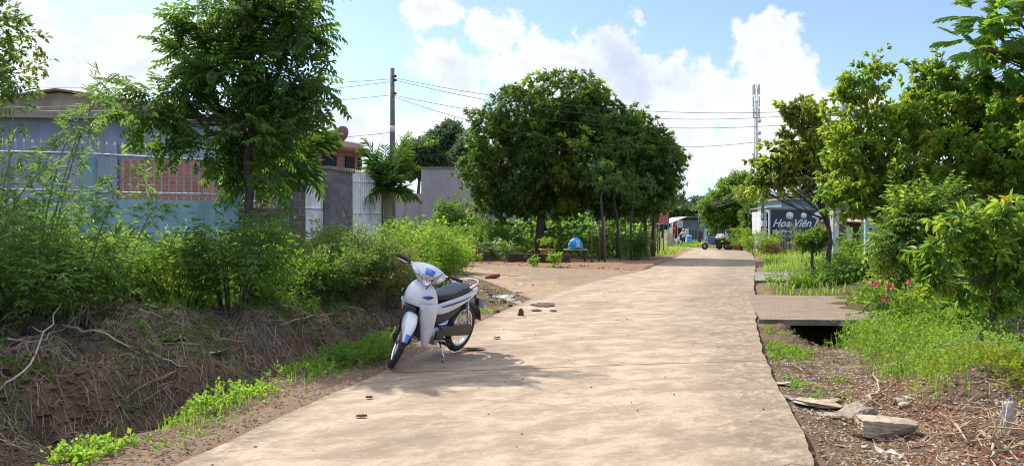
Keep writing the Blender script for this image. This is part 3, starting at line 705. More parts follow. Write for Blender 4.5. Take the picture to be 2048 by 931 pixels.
# --- ochre gabled house
root = empty('house', (-19.3, 33, .3), label='ochre gable wall peeking above the grey house roof', cat='house')
mb = MB(); w2 = 4.6
mb.add([(-w2,0,-.5),(w2,0,-.5),(w2,0,6.3),(0,0,6.92),(-w2,0,6.3),(-w2,9,-.5),(w2,9,-.5),(w2,9,6.3),(0,9,6.92),(-w2,9,6.3)],
       [[0,1,2,3,4],[5,9,8,7,6],[0,5,6,1],[1,6,7,2],[0,4,9,5]]); mb.build('wall', M_OCHRE, root)
mb = MB()
for s in (-1,1): mb.add([(0,-.3,6.97),(s*(w2+.35),-.3,6.27),(s*(w2+.35),9.3,6.27),(0,9.3,6.97),(0,-.3,7.05),(s*(w2+.35),-.3,6.35),(s*(w2+.35),9.3,6.35),(0,9.3,7.05)],
       [[0,1,2,3],[4,5,6,7],[0,1,5,4],[1,2,6,5],[2,3,7,6],[3,0,4,7]])
mb.build('roof', mat('roof_brown',(.20,.14,.10),.8), root)

# --- spiked fence on blue wall
fA, fB, fC = (-9.6,13.1), (at(470,14.9),14.9), (at(563,15.7),15.7)
root = empty('boundary_fence', (-7,14,.5), label='spiked metal railing on a pale blue wall at the left of the lane', cat='fence')
def rel(p, r): return (p[0]-r.location[0], p[1]-r.location[1])
def fence_run(root, p0, p1, zb, zt0, zt1, spacing, mats, tips=True, rails=(.12,.82), bw=.028, name='railing'):
    (x0,y0),(x1,y1) = rel(p0,root), rel(p1,root); L = math.hypot(x1-x0,y1-y0); a = math.atan2(y1-y0,x1-x0); n = int(L/spacing); mb = MB()
    z0 = root.location[2]
    for i in range(n+1):
        f = i/n; x, y = x0+(x1-x0)*f, y0+(y1-y0)*f; zt = zt0+(zt1-zt0)*f
        mb.box((x,y,(zb+zt)/2-z0),(bw,bw*.8,zt-zb),a,0)
        if tips:
            c = np.array([x,y,zt-z0]); r = bw*.95
            mb.add([c+(r,0,.012),c+(0,r,.012),c+(-r,0,.012),c+(0,-r,.012),c+(0,0,.085),c+(0,0,-.02)], [[0,1,4],[1,2,4],[2,3,4],[3,0,4],[1,0,5],[2,1,5],[3,2,5],[0,3,5]], 1)
    for r in rails:
        za = zb+(zt0-zb)*r-z0; zb_ = zb+(zt1-zb)*r-z0
        mb.tube([(x0,y0-.022,za),(x1,y1-.022,zb_)], .02, 4)
    return mb.build(name, mats, root)
mb = MB(); pw(mb, rel(fA,root), rel(fB,root), -.9, 1.44, .16); mb.build('wall', M_BLUEWALL, root)
mb = MB(); pw(mb, rel(fB,root), rel(fC,root), -.9, 1.31, .16); mb.build('wall', M_CONC, root)
fM = (-7.55,13.87)
fence_run(root, fA, fM, 1.97, 2.90, 2.92, .125, [M_FENCE, M_IVORY]); fence_run(root, fM, fB, 1.95, 2.92, 2.86, .125, [M_FENCE, M_IVORY])
fence_run(root, fB, fC, 1.83, 2.75, 2.62, .085, [M_WHITE, M_IVORY], True, name='railing')
for p in (fM, fB):
    mb = MB(); x,y = rel(p,root); mb.box((x,y,.75),(.17,.2,2.9)); mb.build('post', M_BLUEWALL, root)
# --- stone gate posts, gate, side fence
g0, g1, g2, g3, g4 = fC, (at(600,16.2),16.2), (at(645,17.4),17.4), (at(692,18.8),18.8), (at(765,21),21)
root = empty('gate_pillar', (g0[0]+.16,g0[1]+.25,.2), label='brown stone block pillar left of the white gate', cat='pillar')
mb = MB(); pw(mb, rel(g0,root), rel(g1,root), -.4, 2.42, .3); mb.build('stonework', M_STONEBLK, root)
mb = MB(); pw(mb, rel((g0[0]-.04,g0[1]-.05),root), rel((g1[0]+.03,g1[1]+.04),root), 2.42, 2.5, .38); mb.build('cap', M_STONE, root)
root = empty('gate', (g1[0],g1[1],.25), label='white metal double gate between the two stone pillars', cat='gate')
mb = MB(); x1,y1 = rel(g2,root); L = math.hypot(x1,y1); a = math.atan2(y1,x1)
pw(mb,(0.02,0),(x1,y1),.05,.95,.03); 
for z in (.06,.95,1.6,2.22): mb.tube([(0.02,-.02,z),(x1,y1-.02,z)],.025,4)
for i in range(15): f = i/14; mb.box((x1*f,y1*f,1.2),(.03,.03,2.36+.0*f),a)
mb.build('gate_leaf', M_WHITE, root)
mb = MB(); mb.box((x1*.5,y1*.5-.05,1.1),(.05,.06,.18),a); mb.build('lock', M_STEEL, root)
root = empty('gate_pillar', (g2[0]+.25,g2[1]+.6,.2), label='wide dark weathered stone pillar right of the white gate', cat='pillar')
mb = MB(); pw(mb, rel(g2,root), rel(g3,root), -.4, 2.55, .34); mb.build('stonework', M_STONEBLK2, root)
mb = MB(); pw(mb, rel((g2[0]-.02,g2[1]-.05),root), rel((g3[0]+.02,g3[1]+.05),root), 2.55, 2.62, .42); mb.build('cap', M_STONE, root)
root = empty('boundary_fence', (g3[0]+.2,g3[1]+1,.2), label='white picket metal fence right of the dark stone pillar, behind the palm', cat='fence')
mb = MB(); pw(mb, rel(g3,root), rel(g4,root), -.4, .35, .2); mb.build('wall', M_MOSS, root)
fence_run(root, g3, g4, .56, 2.8, 2.85, .13, [M_WHITE, M_IVORY], True, (.1,.55,.9), .05)
mb = MB(); x,y = rel(g4,root); mb.box((x,y,1.2),(.16,.16,3.0)); mb.build('post', M_STONE, root)
# --- terracotta house with rounded front
root = empty('house', (-7.45, 28, .2), label='terracotta house with rounded cornice behind the stone gate pillars', cat='house')
mb = MB(); mb.lathe([(1.95,-.5),(1.95,3.9)],32); mb.box((-3,2,1.7),(6,5,4.4)); mb.build('wall', M_TERRA, root)
mb = MB(); mb.lathe([(1.95,3.0),(2.35,3.06),(2.35,3.16),(1.96,3.22)],32,close=True); mb.build('canopy', M_TERRA2, root)
mb = MB(); mb.lathe([(0.01,3.88),(2.2,3.9),(2.3,4.0),(2.3,4.08),(2.05,4.12),(2.05,4.24),(0.01,4.4)],32); mb.build('cornice', M_TERRA2, root)
for k in range(7):
    a = -PI/2-.9+k*.45; mb = MB(); M_ = Matrix.Rotation(a,4,'Z')
    mb.box((2.0,0,1.6),(.12,.14,2.9),0,0,M_); mb.build('pilaster', M_TERRA2, root)
    if k < 6:
        M_ = Matrix.Rotation(a+.22,4,'Z')
        for zc_, zh_ in ((3.55,.4),(1.7,1.2)): mb = MB(); mb.box((1.93,0,zc_),(.1,.5,zh_),0,0,M_); mb.build('window', M_DARK, root)
root = empty('satellite_dish', (at(676,27.2),27.2,4.28), label='dull red satellite dish on the terracotta house roof', cat='satellite dish')
mb = MB(); Md = Matrix.Translation((.12,0,.42)) @ Matrix.Rotation(R(-35),4,'Z') @ Matrix.Rotation(R(-62),4,'Y')
mb.lathe([(.01,-.09),(.12,-.08),(.24,-.04),(.32,.02),(.335,.03),(.32,.035),(.2,-.03),(.01,-.06)],28,0,Md); mb.build('dish', mat('faded_red',(.30,.13,.12),.5,c2=(.22,.1,.1)), root)
mb = MB(); mb.tube([(0,0,-.15),(0,0,.36)],.022,8); mb.tube([(0,0,.25),(-.22,-.12,.5)],.012,6); mb.build('mast', M_STEEL, root)
mb = MB(); mb.box((-.24,-.13,.53),(.09,.06,.09),.4,0,None,.01); mb.build('receiver', M_BLACK, root)
# --- lilac block
root = empty('building', (-2.9,50,0), label='plain lilac-grey flat building left of the big mango tree', cat='building')
mb = MB(); mb.box((.15,2,2.45),(6.0,6,5.6)); mb.build('wall', M_LILAC, root)
mb = MB(); mb.box((-5.2,1.2,1.6),(4.6,3,4.2)); mb.build('side_wing', M_LILAC, root)
mb = MB(); mb.box((.15,2,5.29),(6.15,6.15,.1)); mb.build('roof', M_CONC, root)

# --- utility poles
def pole(name, x, y, zt, r, label, extras):
    root = empty(name, (x,y,gz(x,y)), label=label, cat='utility pole', group=None); h = zt-root.location[2]
    mb = MB(); mb.tube([(0,0,-.4),(0,0,h*.5),(0,0,h)], [r*1.25,r*1.1,r*.8], 10); mb.build('shaft', M_POLE, root); extras(root, h); return root
def ex1(root, h):
    mb = MB(); mb.lathe([(.095,h-2.4),(.104,h-2.4),(.100,h-2.15),(.09,h-2.15)],12); mb.build('number_band', M_WHITE, root)
    for z in (.35,.5,1.0):
        mb = MB(); mb.lathe([(.02,h-z),(.05,h-z+.02),(.05,h-z+.07),(.02,h-z+.09)],8,0,Matrix.Translation((.12,-.05,0))); mb.build('insulator', M_BLACK, root)
P1 = (at(785,29),29.0); p1z = zat(137,29)
pole('utility_pole', *P1, p1z, .10, 'tall dark concrete pole rising behind the palm by the side lane', ex1)
def ex2(root, h):
    mb = MB(); mb.box((0,0,h-.35),(1.3,.09,.09)); mb.build('crossarm', M_STEEL, root)
    for x in (-.55,-.2,.2,.55):
        mb = MB(); mb.lathe([(.02,h-.3),(.06,h-.28),(.04,h-.2),(.06,h-.16),(.02,h-.1)],8,0,Matrix.Translation((x,0,0))); mb.build('insulator', M_BLACK, root)
    mb = MB(); mb.box((.02,-.2,h-.2),(.3,.22,.5),0,0,None,.03); mb.build('junction_box', M_STEEL, root)
P2 = (at(1685,30),30.0); p2z = zat(212,30)
pole('utility_pole', *P2, p2z, .12, 'pole with insulators poking above the yellow-green trees on the right', ex2)
def ex3(root, h):
    mb = MB(); mb.box((0,0,h-.3),(1.0,.1,.1)); mb.build('crossarm', M_STEEL, root)
    mb = MB(); mb.box((.22,-.22,1.75),(.5,.3,.65),0,0,None,.03); mb.build('meter_box', M_STEEL, root)
P3 = (at(1399,86),86.0); p3z = zat(392,86)
pole('utility_pole', *P3, p3z, .15, 'far pole in front of the corrugated shed at the bend', ex3)
def ex4(root, h):
    for x, z, s in ((-.12,2.3,(.16,.15,.3)),(.03,1.85,(.3,.2,.36)),(-.12,1.1,(.36,.22,.5)),(-.1,.35,(.2,.18,.34))):
        mb = MB(); mb.box((x,-.2,z),s,0,0,None,.02); mb.build('meter_box', M_WHITE, root)
    mb = MB(); mb.tube([(.15,-.05,-.2),(.16,-.05,1.1)],.09,8); mb.build('conduit', M_WHITE, root)
P4 = (at(1525,46),46.0); p4z = zat(330,46)
pole('utility_pole', *P4, p4z, .085, 'slim pole hung with meter boxes left of the navy shop sign', ex4)
CN = {}
def cable(p0, p1, sag, r, label):
    CN[label] = k_ = CN.get(label, -1)+1; label = ['uppermost ','second ','third ','fourth ','fifth ','sixth ','seventh '][k_]+label
    mb = MB(); mb.tube(wire(p0,p1,sag,n=22), r, 4); o = mb.build('overhead_cable', M_CABLE, None, label=label, cat='cable', group='overhead cables across the sky'); return o
LC = 'black overhead cable strung between the left and right poles'
for k,(z0,z1,sg) in enumerate(((.35,.12,.6),(.42,.2,.8),(1.0,.55,.7),(1.05,.8,1.3))):
    cable((P1[0],P1[1],p1z-z0),(P2[0]-.3+.1*k,P2[1],p2z-z1),sg,.008,LC)
LC2 = 'black cable running left from the tall pole behind the tree'
for k,(z0,zt) in enumerate(((.4,6.2),(.5,5.4),(1.0,5.6),(2.4,4.4))):
    cable((P1[0],P1[1],p1z-z0),(-22,24+k,zt),.4,.008,LC2)
LC3 = 'black cable sweeping from the right pole to the top right corner'
for k in range(7):
    cable((P2[0]+(k-3)*.15,P2[1],p2z-.15-.1*(k%3)),(8.6+.12*k,10.5,4.35+.14*k),.55+.1*(k%3),.011,LC3)
LC4 = 'black cable low in the sky above the far bend'
for k in range(4): cable((P3[0],P3[1],p3z-.25-.25*k),(P2[0],P2[1],p2z-.3-.15*k),1.2,.02,LC4)
for k in range(3): cable((P3[0],P3[1],p3z-.25-.3*k),(-10,100,5.6-.6*k),.8,.02,LC4)
# --- phone mast
tx, ty = at(1512,122), 122.0
root = empty('antenna_mast', (tx,ty,-.45), label='slim lattice phone mast with antennas against the clouds', cat='antenna mast'); hT = zat(163,122)+.45
mb = MB(); n = 30
leg = lambda k, z: (.34*math.cos(k*2.094+.4)*(1-.45*z/hT), .34*math.sin(k*2.094+.4)*(1-.45*z/hT), z)
for k in range(3): mb.tube([leg(k,z) for z in np.linspace(0,hT-1,6)], .05, 5)
for i in range(n):
    z0, z1 = i*(hT-1.5)/n, (i+1)*(hT-1.5)/n
    for k in range(3): mb.tube([leg(k,z0),leg((k+1)%3,z1)],.028,4,cap=False); mb.tube([leg(k,z1),leg((k+1)%3,z1)],.025,4,cap=False)
mb.tube([(0,0,hT-2),(0,0,hT)],.04,6); mb.build('lattice', M_STEEL, root)
for z, rr in ((hT-1.3,.55),(hT-3.2,.62),(hT-5.0,.5)):
    for k in range(4):
        a = k*PI/2+.5+z; mb = MB(); mb.box((rr*math.cos(a),rr*math.sin(a),z),(.2,.14,1.6),a,0,None,.03); mb.tube([(0,0,z),(rr*math.cos(a),rr*math.sin(a),z)],.03,5); mb.build('antenna_panel', M_WHITE, root)
for z in (hT-6.3,hT-8.2,hT-9.3):
    mb = MB(); mb.lathe([(.01,0),(.3,0),(.33,.1),(.3,.25),(.01,.28)],14,0,Matrix.Translation((.35,-.3,z))@Matrix.Rotation(R(80),4,'X')); mb.build('drum', M_WHITE, root)

# --- far bend: shed, low wall with bars, cart
root = empty('shed', (25.6,97,-.45), label='corrugated grey-blue shed with lean-to roof behind the barred wall', cat='shed')
mb = MB()
def corr(mb, x0, x1, y, z0, z1, st=.18, amp=.03, mi=0):
    n = int((x1-x0)/st); xs = np.linspace(x0,x1,n*2+1); ys = y+amp*np.where(np.arange(2*n+1)%2, 1, -1)
    V = [(x,yy,z0) for x,yy in zip(xs,ys)]+[(x,yy,z1) for x,yy in zip(xs,ys)]; k = len(xs)
    mb.add(V, [[i,i+1,k+i+1,k+i] for i in range(k-1)], mi)
corr(mb,-4.2,8,0,0,3.0); mb.box((1.9,4,1.4),(12,7.8,2.8)); mb.build('wall', M_CORR, root)
mb = MB(); V = []
for x, z in ((-5.9,2.55),(-3.9,3.35),(8.4,3.45)):
    V += [(x,-1.2,z),(x,8,z),(x,-1.2,z+.09),(x,8,z+.09)]
F = []
for i in (0,1):
    a = i*4; b_ = a+4; F += [[a,b_,b_+1,a+1],[a+2,a+3,b_+3,b_+2],[a,a+2,b_+2,b_],[a+1,b_+1,b_+3,a+3]]
F += [[0,1,3,2],[8,10,11,9]]; mb.add(V,F); mb.build('roof', M_ROOF, root)
for x in (-5.4,-2.2,0.1,2.4): mb = MB(); mb.box((x,-1.05,1.5),(.11,.11,3.0 if x>-4 else 2.3)); mb.build('post', M_WOOD, root)
mb = MB(); mb.box((-1.2,-.08,2.25),(2.0,.05,.95)); mb.build('blue_shutter', M_BLUE, root)
mb = MB(); corr(mb,-5.6,-4.2,-.2,0,2.3); mb.build('side_lean_to', M_BROWN, root)
root = empty('notice_board', (at(1360,91.5),91.5,-.45), label='pale square notice board at the front of the far shed', cat='notice board')
mb = MB(); mb.box((0,0,2.45),(.68,.05,.85),0,0,None,.01); mb.build('board', M_WHITE, root)
mb = MB(); mb.box((-.28,.05,1.1),(.06,.06,2.4)); mb.box((.28,.05,1.1),(.06,.06,2.4)); mb.build('post', M_STEEL, root)
mb = MB(); 
for i in range(5): mb.box((-.05+.04*(i%2),-.03,2.75-i*.13),(.42-.06*(i%3),.006,.03))
mb.build('faded_print', M_CONC, root)
root = empty('boundary_wall', (25,90,-.45), label='low white wall with pillars and dark bars at the far bend', cat='wall')
xw0, xw1 = at(1374,90)-25, at(1530,90)-25
mb = MB(); mb.box(((xw0+xw1)/2,0,.22),(xw1-xw0,.2,.75)); mb.build('base', M_WHITE, root)
px_ = [1374,1410,1453,1466,1497,1530]
for q in px_: mb = MB(); mb.box((at(q,90)-25,0,.85),(.3,.3,2.1),0,0,None,.02); mb.build('pillar', M_WHITE, root)
for a, b_ in zip(px_[:-1], px_[1:]):
    x0, x1 = at(a,90)-25, at(b_,90)-25; mb = MB(); k = max(3,int((x1-x0)/.17))
    for i in range(1,k): mb.box((x0+(x1-x0)*i/k,0,1.22),(.035,.035,1.25))
    mb.box(((x0+x1)/2,0,1.8),(x1-x0,.05,.05)); mb.box(((x0+x1)/2,0,.68),(x1-x0,.05,.05)); mb.build('bars', M_STEEL, root)
mb = MB(); mb.box(((xw0+xw1)/2,.9,.9),(xw1-xw0,.03,1.9)); mb.build('dark_net', mat('navy_net',(.03,.04,.09),.9), root)
# flag
root = empty('flag', (at(1345,84),84,drop(84)), label='hanging red flag with a yellow star by the far shed', cat='flag')
mb = MB(); mb.tube([(0,0,-.3),(0,0,2.55)],.03,6); mb.build('pole', M_WHITE, root)
mb = MB(); rows = []
for i in range(9):
    z = 2.45-i*.125; rows.append([(.02+j*.055*(1-.02*i), -.05*math.sin(j*1.9+i*.2), z-.02*j) for j in range(8)])
mb.grid(rows); mb.build('cloth', M_RED, root, solid=.01)
mb = MB(); st_ = [( (.13 if i%2==0 else .055)*math.sin(i*PI/5), (.13 if i%2==0 else .055)*math.cos(i*PI/5)) for i in range(10)]
mb.prism(st_, .01, 0, Matrix.Translation((.2,-.08,1.95))@Matrix.Rotation(R(90),4,'X')); mb.build('star', mat('flag_yellow',(.8,.6,.03),.6), root)
# red notice sign
sx, sy = at(1327,47), 47.0
root = empty('road_sign', (sx,sy,gz(sx,sy)), rz=R(-8), label='red board with rows of white lettering on posts at the verge', cat='sign')
b0 = -root.location[2]
mb = MB(); mb.box((0,0,b0+zat(435.5,47)),(.64,.03,.66),0,0,None,.008); mb.build('board', M_RED, root)
mb = MB(); g_ = H(5)
for r_ in range(5):
    z = b0+zat(435.5,47)+.24-r_*.118; x = -.25+.03*(r_%2)
    while x < .23:
        w_ = g_.uniform(.02,.06); mb.box((x+w_/2,-.02,z),(w_,.006,.045 if r_==0 else .03)); x += w_+.018
mb.build('lettering', M_WTXT, root)
mb = MB(); 
for x in (-.27,.27): mb.tube([(x,.03,-.2),(x,.03,b0+zat(426,47))],.02,6)
mb.build('post', M_STEEL, root)

# --- shop building with navy sign
by = 47.0
root = empty('shop_building', (at(1600,by),by+.6,gz(18,by)), label='small shop with lilac frame below the navy sign', cat='shop')
X = lambda px: at(px,by)-root.location[0]
Zp = lambda py: zat(py,by)-root.location[2]
mb = MB(); mb.box((X(1615),2.6,Zp(450)/2),(at(1690,by)-at(1540,by),.15,Zp(450))); mb.box((X(1688),1.3,Zp(440)/2),(.2,2.8,Zp(440))); mb.build('wall', M_BROWN, root)
mb = MB(); mb.box((X(1534),.1,Zp(418)/2),(.14,.14,Zp(418))); mb.box((X(1541),-.5,Zp(418)/2),(.16,.12,Zp(418))); mb.box((X(1537),1.2,Zp(445)),(.08,2.6,1.4)); mb.build('frame', M_WHITE, root)
mb = MB(); mb.box((X(1615),1.1,Zp(415)),(4.9,3.3,.07)); mb.build('roof', M_ROOF, root)
mb = MB()
for i in range(20): mb.box((X(1546)+i*.095,-.35,.55),(.03,.03,1.2))
mb.box((X(1576),-.35,1.15),(1.9,.04,.05)); mb.box((X(1576),-.35,.1),(1.9,.04,.05)); mb.build('railing', M_STEEL, root)
mb = MB(); mb.box((X(1640),-.15,.95),(1.7,.08,.55)); mb.build('counter_board', mat('maroon_board',(.20,.05,.035),.7), root)
mb = MB(); mb.box((X(1530),.3,.45),(.5,.7,.95)); mb.build('side_box', M_CORR, root)
root = empty('shop_sign', (at(1611,by),by-.05,zat(446,by)), label='navy shop sign with white script lettering Hoa Viên', cat='sign')
sw, sh = at(1686,by)-at(1542,by), 55/1547*by
mb = MB(); mb.box((0,0,0),(sw,.08,sh)); mb.build('board', M_NAVY, root)
mb = MB(); 
for z in (-sh/2,sh/2): mb.box((0,-.02,z),(sw+.06,.1,.035))
for x in (-sw/2,sw/2): mb.box((x,-.02,0),(.035,.1,sh-.035))
mb.build('frame', M_STEEL, root)
def text(s, size, loc, mtl, root, shear=0, ext=.006, sx=1, bold=0):
    cu = bpy.data.curves.new('lettering','FONT'); cu.body = s; cu.size = size; cu.shear = shear; cu.extrude = ext; cu.align_x = 'LEFT'; cu.align_y='CENTER'; cu.offset = bold
    cu.materials.append(mtl); tmp = bpy.data.objects.new('tmp', cu); col.objects.link(tmp)
    me = bpy.data.meshes.new_from_object(tmp.evaluated_get(bpy.context.evaluated_depsgraph_get())); bpy.data.objects.remove(tmp)
    o = bpy.data.objects.new('lettering', me); col.objects.link(o); o.parent = root; o.location = loc; o.rotation_euler = (PI/2,0,0); o.scale = (sx,1,1); return o
text('Hoa Viên Mộc', .66, (-sw/2+.12,-.06,-.02), M_WTXT, root, .45, sx=.93, bold=.012)
text('Hoa viên miễn', .24, (-sw/2+.15,-.06,-.5), M_WTXT, root, 0, bold=.008)
for px_, r_ in ((1578,.23),(1606,.18),(1633,.22)):
    mb = MB(); mb.lathe([(.01,-.055),(r_,-.055),(r_,-.03)],20,0,Matrix.Translation((at(px_,by)-root.location[0],0,.45)),axis='y'); mb.build('roundel', M_WTXT, root)
root = empty('building', (26.5,62,-.3), label='teal sheet-clad hall behind the navy shop sign', cat='building')
mb = MB(); mb.box((0,3,1.9),(at(1830,62)-at(1585,62),6,4.3)); corr(mb,-4.9,4.9,-.06,0,4.0,.3,.025); mb.build('wall', M_TEAL, root)
mb = MB(); mb.box((0,3,4.1),(10.3,6.8,.12)); mb.box((-5.6,1.5,3.0),(1.4,4,.12)); mb.build('roof', M_ROOF, root)
mb = MB(); mb.box((-5.55,1.6,1.3),(1.2,3.6,3.2)); mb.build('side_store', M_DARK, root)
root = empty('shed', (at(1712,37),38,.05), label='brown board lean-to with rusty awning beside the shop', cat='shed')
mb = MB(); mb.box((0,1,.85),(1.35,2,1.75)); mb.build('wall', M_BROWN, root)
mb = MB(); mb.add([(-.85,-.6,1.72),(.95,-.6,1.62),(.95,2.2,1.9),(-.85,2.2,1.98),(-.85,-.6,1.78),(.95,-.6,1.68),(.95,2.2,1.96),(-.85,2.2,2.04)],[[0,3,2,1],[4,5,6,7],[0,1,5,4],[1,2,6,5],[2,3,7,6],[3,0,4,7]]); mb.build('awning', mat('rusty_awning',(.42,.31,.20),.7,c2=(.3,.2,.12)), root)
root = empty('hanging_sheet', (at(1697,37),37.2,zat(470,37)), label='pale blue plastic sheet hanging on the brown lean-to', cat='plastic sheet')
mb = MB(); mb.grid([[(x,.02*math.sin(x*14+z*5),z) for x in np.linspace(-.28,.28,9)] for z in np.linspace(-.38,.38,6)]); mb.build('sheet', mat('sheet_pale_blue',(.42,.50,.58),.4,c2=(.3,.38,.48)), root, solid=.006)
root = empty('utility_cabinet', (at(1673,32),32,gz(at(1673,32),32)), label='pale grey upright cabinet beside the multi-stemmed tree', cat='cabinet')
mb = MB(); mb.box((0,0,1.0),(.42,.35,2.0),0,0,None,.02); mb.build('body', mat('cabinet_grey',(.44,.47,.46),.6,c2=(.36,.38,.36)), root)
mb = MB(); mb.box((0,0,2.03),(.5,.43,.06),0,0,None,.01); mb.build('cap', M_STEEL, root)
mb = MB(); mb.box((0,-.185,1.05),(.34,.02,.7),0,0,None,.005); mb.build('door', M_WHITE, root)
root = empty('hanging_cloth', (at(1650,44),44.2,zat(487,44)), label='purple cloth hanging in front of the shop', cat='cloth')
mb = MB(); mb.grid([[(x,.05*math.sin(x*22),z-.03*math.cos(x*20)) for x in np.linspace(-.17,.17,12)] for z in np.linspace(-.5,.45,6)]); mb.build('cloth', M_PURPLE, root, solid=.008)

# --- right gate and garden wall
root = empty('gate', (at(1738,20),20,gz(9.2,20)), label='pale blue and white metal gate frame behind the right trees', cat='gate')
zg = zat(408,20)-root.location[2]
mb = MB(); mb.box((-.07,0,zg/2),(.09,.09,zg)); mb.build('post', mat('gate_pale_blue',(.40,.58,.66),.5,c2=(.3,.45,.5)), root)
mb = MB(); mb.box((.08,.1,zg/2-.1),(.10,.08,zg-.3)); mb.box((.42,.7,zg-.25),(.08,1.4,.06),-.5); mb.box((.42,.7,.15),(.08,1.4,.06),-.5)
for i in range(7): mb.box((.1+.09*i,.12+.18*i,zg/2),(.025,.025,zg-.5))
mb.build('leaf_frame', M_WHITE, root)
mb = MB()
for i in range(6): mb.box((.02,-.03,.5+i*.14),(.07,.05,.05))
mb.build('hinge_strip', M_BLACK, root)
root = empty('concrete_block', (at(1776,18),18.2,gz(8.8,18)), label='mossy square concrete block at the foot of the right wall', cat='block')
mb = MB(); mb.box((0,0,.33),(.62,.6,.86),.1,0,None,.03); mb.build('body', M_MOSS, root)
root = empty('garden_wall', (9,15,.1), label='dark mossy wall with spiked rail behind the right trees', cat='wall')
wp = [(9.75,18.6),(9.3,15),(8.9,12),(8.5,8.5)]
mb = MB()
for a, b_ in zip(wp[:-1], wp[1:]): pw(mb, rel(a,root), rel(b_,root), -.5, 1.35, .2)
mb.build('base', M_MOSS, root)
for a, b_ in zip(wp[:-1], wp[1:]): fence_run(root, a, b_, 1.43, 2.2, 2.25, .13, [M_WOOD, M_STEEL], True, (.05,.8), .03)
mb = MB()
for a, b_ in zip(wp[:-1], wp[1:]): pw(mb, rel(a,root), rel(b_,root), 1.35, 1.43, .26)
mb.build('coping', M_CONC, root)
# --- driveway slabs
root = empty('driveway_slab', (0,0,0), label=None); root['kind'] = 'structure'
def slab(poly, z, th, mtl, root, name):
    mb = MB(); n = len(poly); V = [(x,y,z) for x,y in poly]+[(x,y,z-th) for x,y in poly]
    mb.add(V, [list(range(n)), list(range(2*n-1,n-1,-1))]+[[i,n+i,n+(i+1)%n,(i+1)%n] for i in range(n)]); return mb.build(name, mtl, root)
slab([(3.86,12.0),(5.9,11.9),(6.5,13.5),(7.2,16.0),(5.02,16.4),(4.4,14.2)], .012, .09, M_PAVER, root, 'paving')
slab([(3.8,11.9),(5.95,11.78),(5.97,11.9),(3.86,11.998)], .014, .09, M_CONC, root, 'edge_beam')
slab([(5.9,12.5),(7.6,12.3),(8.6,16.2),(7.2,16.0),(6.5,13.5)], .0, .13, mat('apron_concrete',(.20,.165,.12),.95,c2=(.13,.11,.08),nscale=3,bump=.3), root, 'apron')
mb = MB(); mb.box((4.02,12.9,-.4),(.1,1.9,.6)); mb.box((5.9,12.9,-.4),(.12,1.9,.6)); mb.box((4.95,13.9,-.4),(1.9,.1,.6)); mb.build('culvert_wall', M_MOSS, root)
root = empty('driveway_slab', (0,0,0)); root['kind'] = 'structure'
slab([(6.62,21.1),(8.9,20.9),(9.6,25.0),(7.92,25.3)], .0, .12, M_CONC, root, 'paving')
# --- planters, low walls, table, bag, posts under the mangoes
pl = (at(905,33.2),33.2); pr_ = (at(972,32.4),32.4)
root = empty('planter', ((pl[0]+pr_[0])/2,33,0), label='beige block planter wall at the side lane, left of the mango', cat='planter')
mb = MB(); pw(mb, rel(pl,root), rel(pr_,root), -.2, .6, .2); pw(mb, rel(pr_,root), (rel(pr_,root)[0]+.6,3.2), -.2, .58, .2); mb.build('blockwork', M_PLANTER, root)
root = empty('planter', (.3,31.5,0), label='low dark brick bed wall below the mango tree', cat='planter')
mb = MB(); g_ = H(9)
pa, pb = (at(1018,31.4),31.4), (at(1140,30.2),30.2)
for cst in range(4):
    n = 22
    for i in range(n):
        if cst == 3 and g_.random() < .45: continue
        f = (i+.5*(cst%2))/n; x, y = pa[0]+(pb[0]-pa[0])*f, pa[1]+(pb[1]-pa[1])*f
        mb.box((x-.3+g_.normal(0,.008),y-31.5+g_.normal(0,.02),-.02+cst*.125),(.155,.2,.115),math.atan2(pb[1]-pa[1],pb[0]-pa[0])+g_.normal(0,.04),0,None,.008)
mb.build('brickwork', M_DKBRICK, root)
tb = (at(1151,31),31.0); tz = gz(*tb)
root = empty('table', (*tb,tz), label='small pale-topped table holding the blue bag', cat='table'); th = zat(498,31)-tz
mb = MB(); mb.box((0,0,th-.02),(.95,.6,.04),0,0,None,.01); mb.build('tabletop', M_TANRK, root)
for x in (-.38,.38):
    for y in (-.24,.24): mb = MB(); mb.tube([(x,y,-.05),(x*.95,y*.95,th-.04)],.025,6); mb.build('leg', M_WOOD, root)
root = empty('bag', (*tb,tz+th), label='bright blue domed bag standing on the small table', cat='bag')
mb = MB(); rows = []
for i in range(11):
    f = i/10; z = .46*f; r = .31*(1-f**3.2*.75)*(1.0+.04*math.sin(i*2)); rows.append([(r*math.cos(a)*(1+.05*math.sin(a*7+i)), .7*r*math.sin(a)*(1+.06*math.sin(a*5+i)), z+.01*math.sin(a*9)) for a in np.linspace(0,2*PI,24,endpoint=False)])
mb.grid(rows, closed=True, cap=True); mb.build('shell', M_BLUE, root, subsurf=1)
mb = MB(); mb.grid([[(x*(1-z),-.235+.12*z-.05*abs(x),z) for x in np.linspace(.0,.2,5)] for z in np.linspace(.06,.36,5)]); mb.build('pocket', M_LBLUE, root, solid=.02)
mb = MB(); mb.tube([(-.09,0,.44),(-.06,0,.54),(.06,0,.54),(.09,0,.44)],.018,6); mb.build('handle', M_BLUE, root)
root = empty('plant_pot', (at(1095,31.6),31.9,.33), label='wide ochre pot with a small bonsai on the dark brick bed', cat='plant pot')
mb = MB(); mb.lathe([(.01,0),(.22,0),(.30,.2),(.33,.22),(.33,.26),(.29,.26),(.26,.2),(.01,.19)],4,smooth=False); mb.lathe([(.01,0),(.23,0),(.31,.2),(.35,.21),(.35,.26),(.3,.26),(.27,.2),(.01,.19)],20); mb.build('pot', M_OCPOT, root)
g_ = H(31); mb = MB()
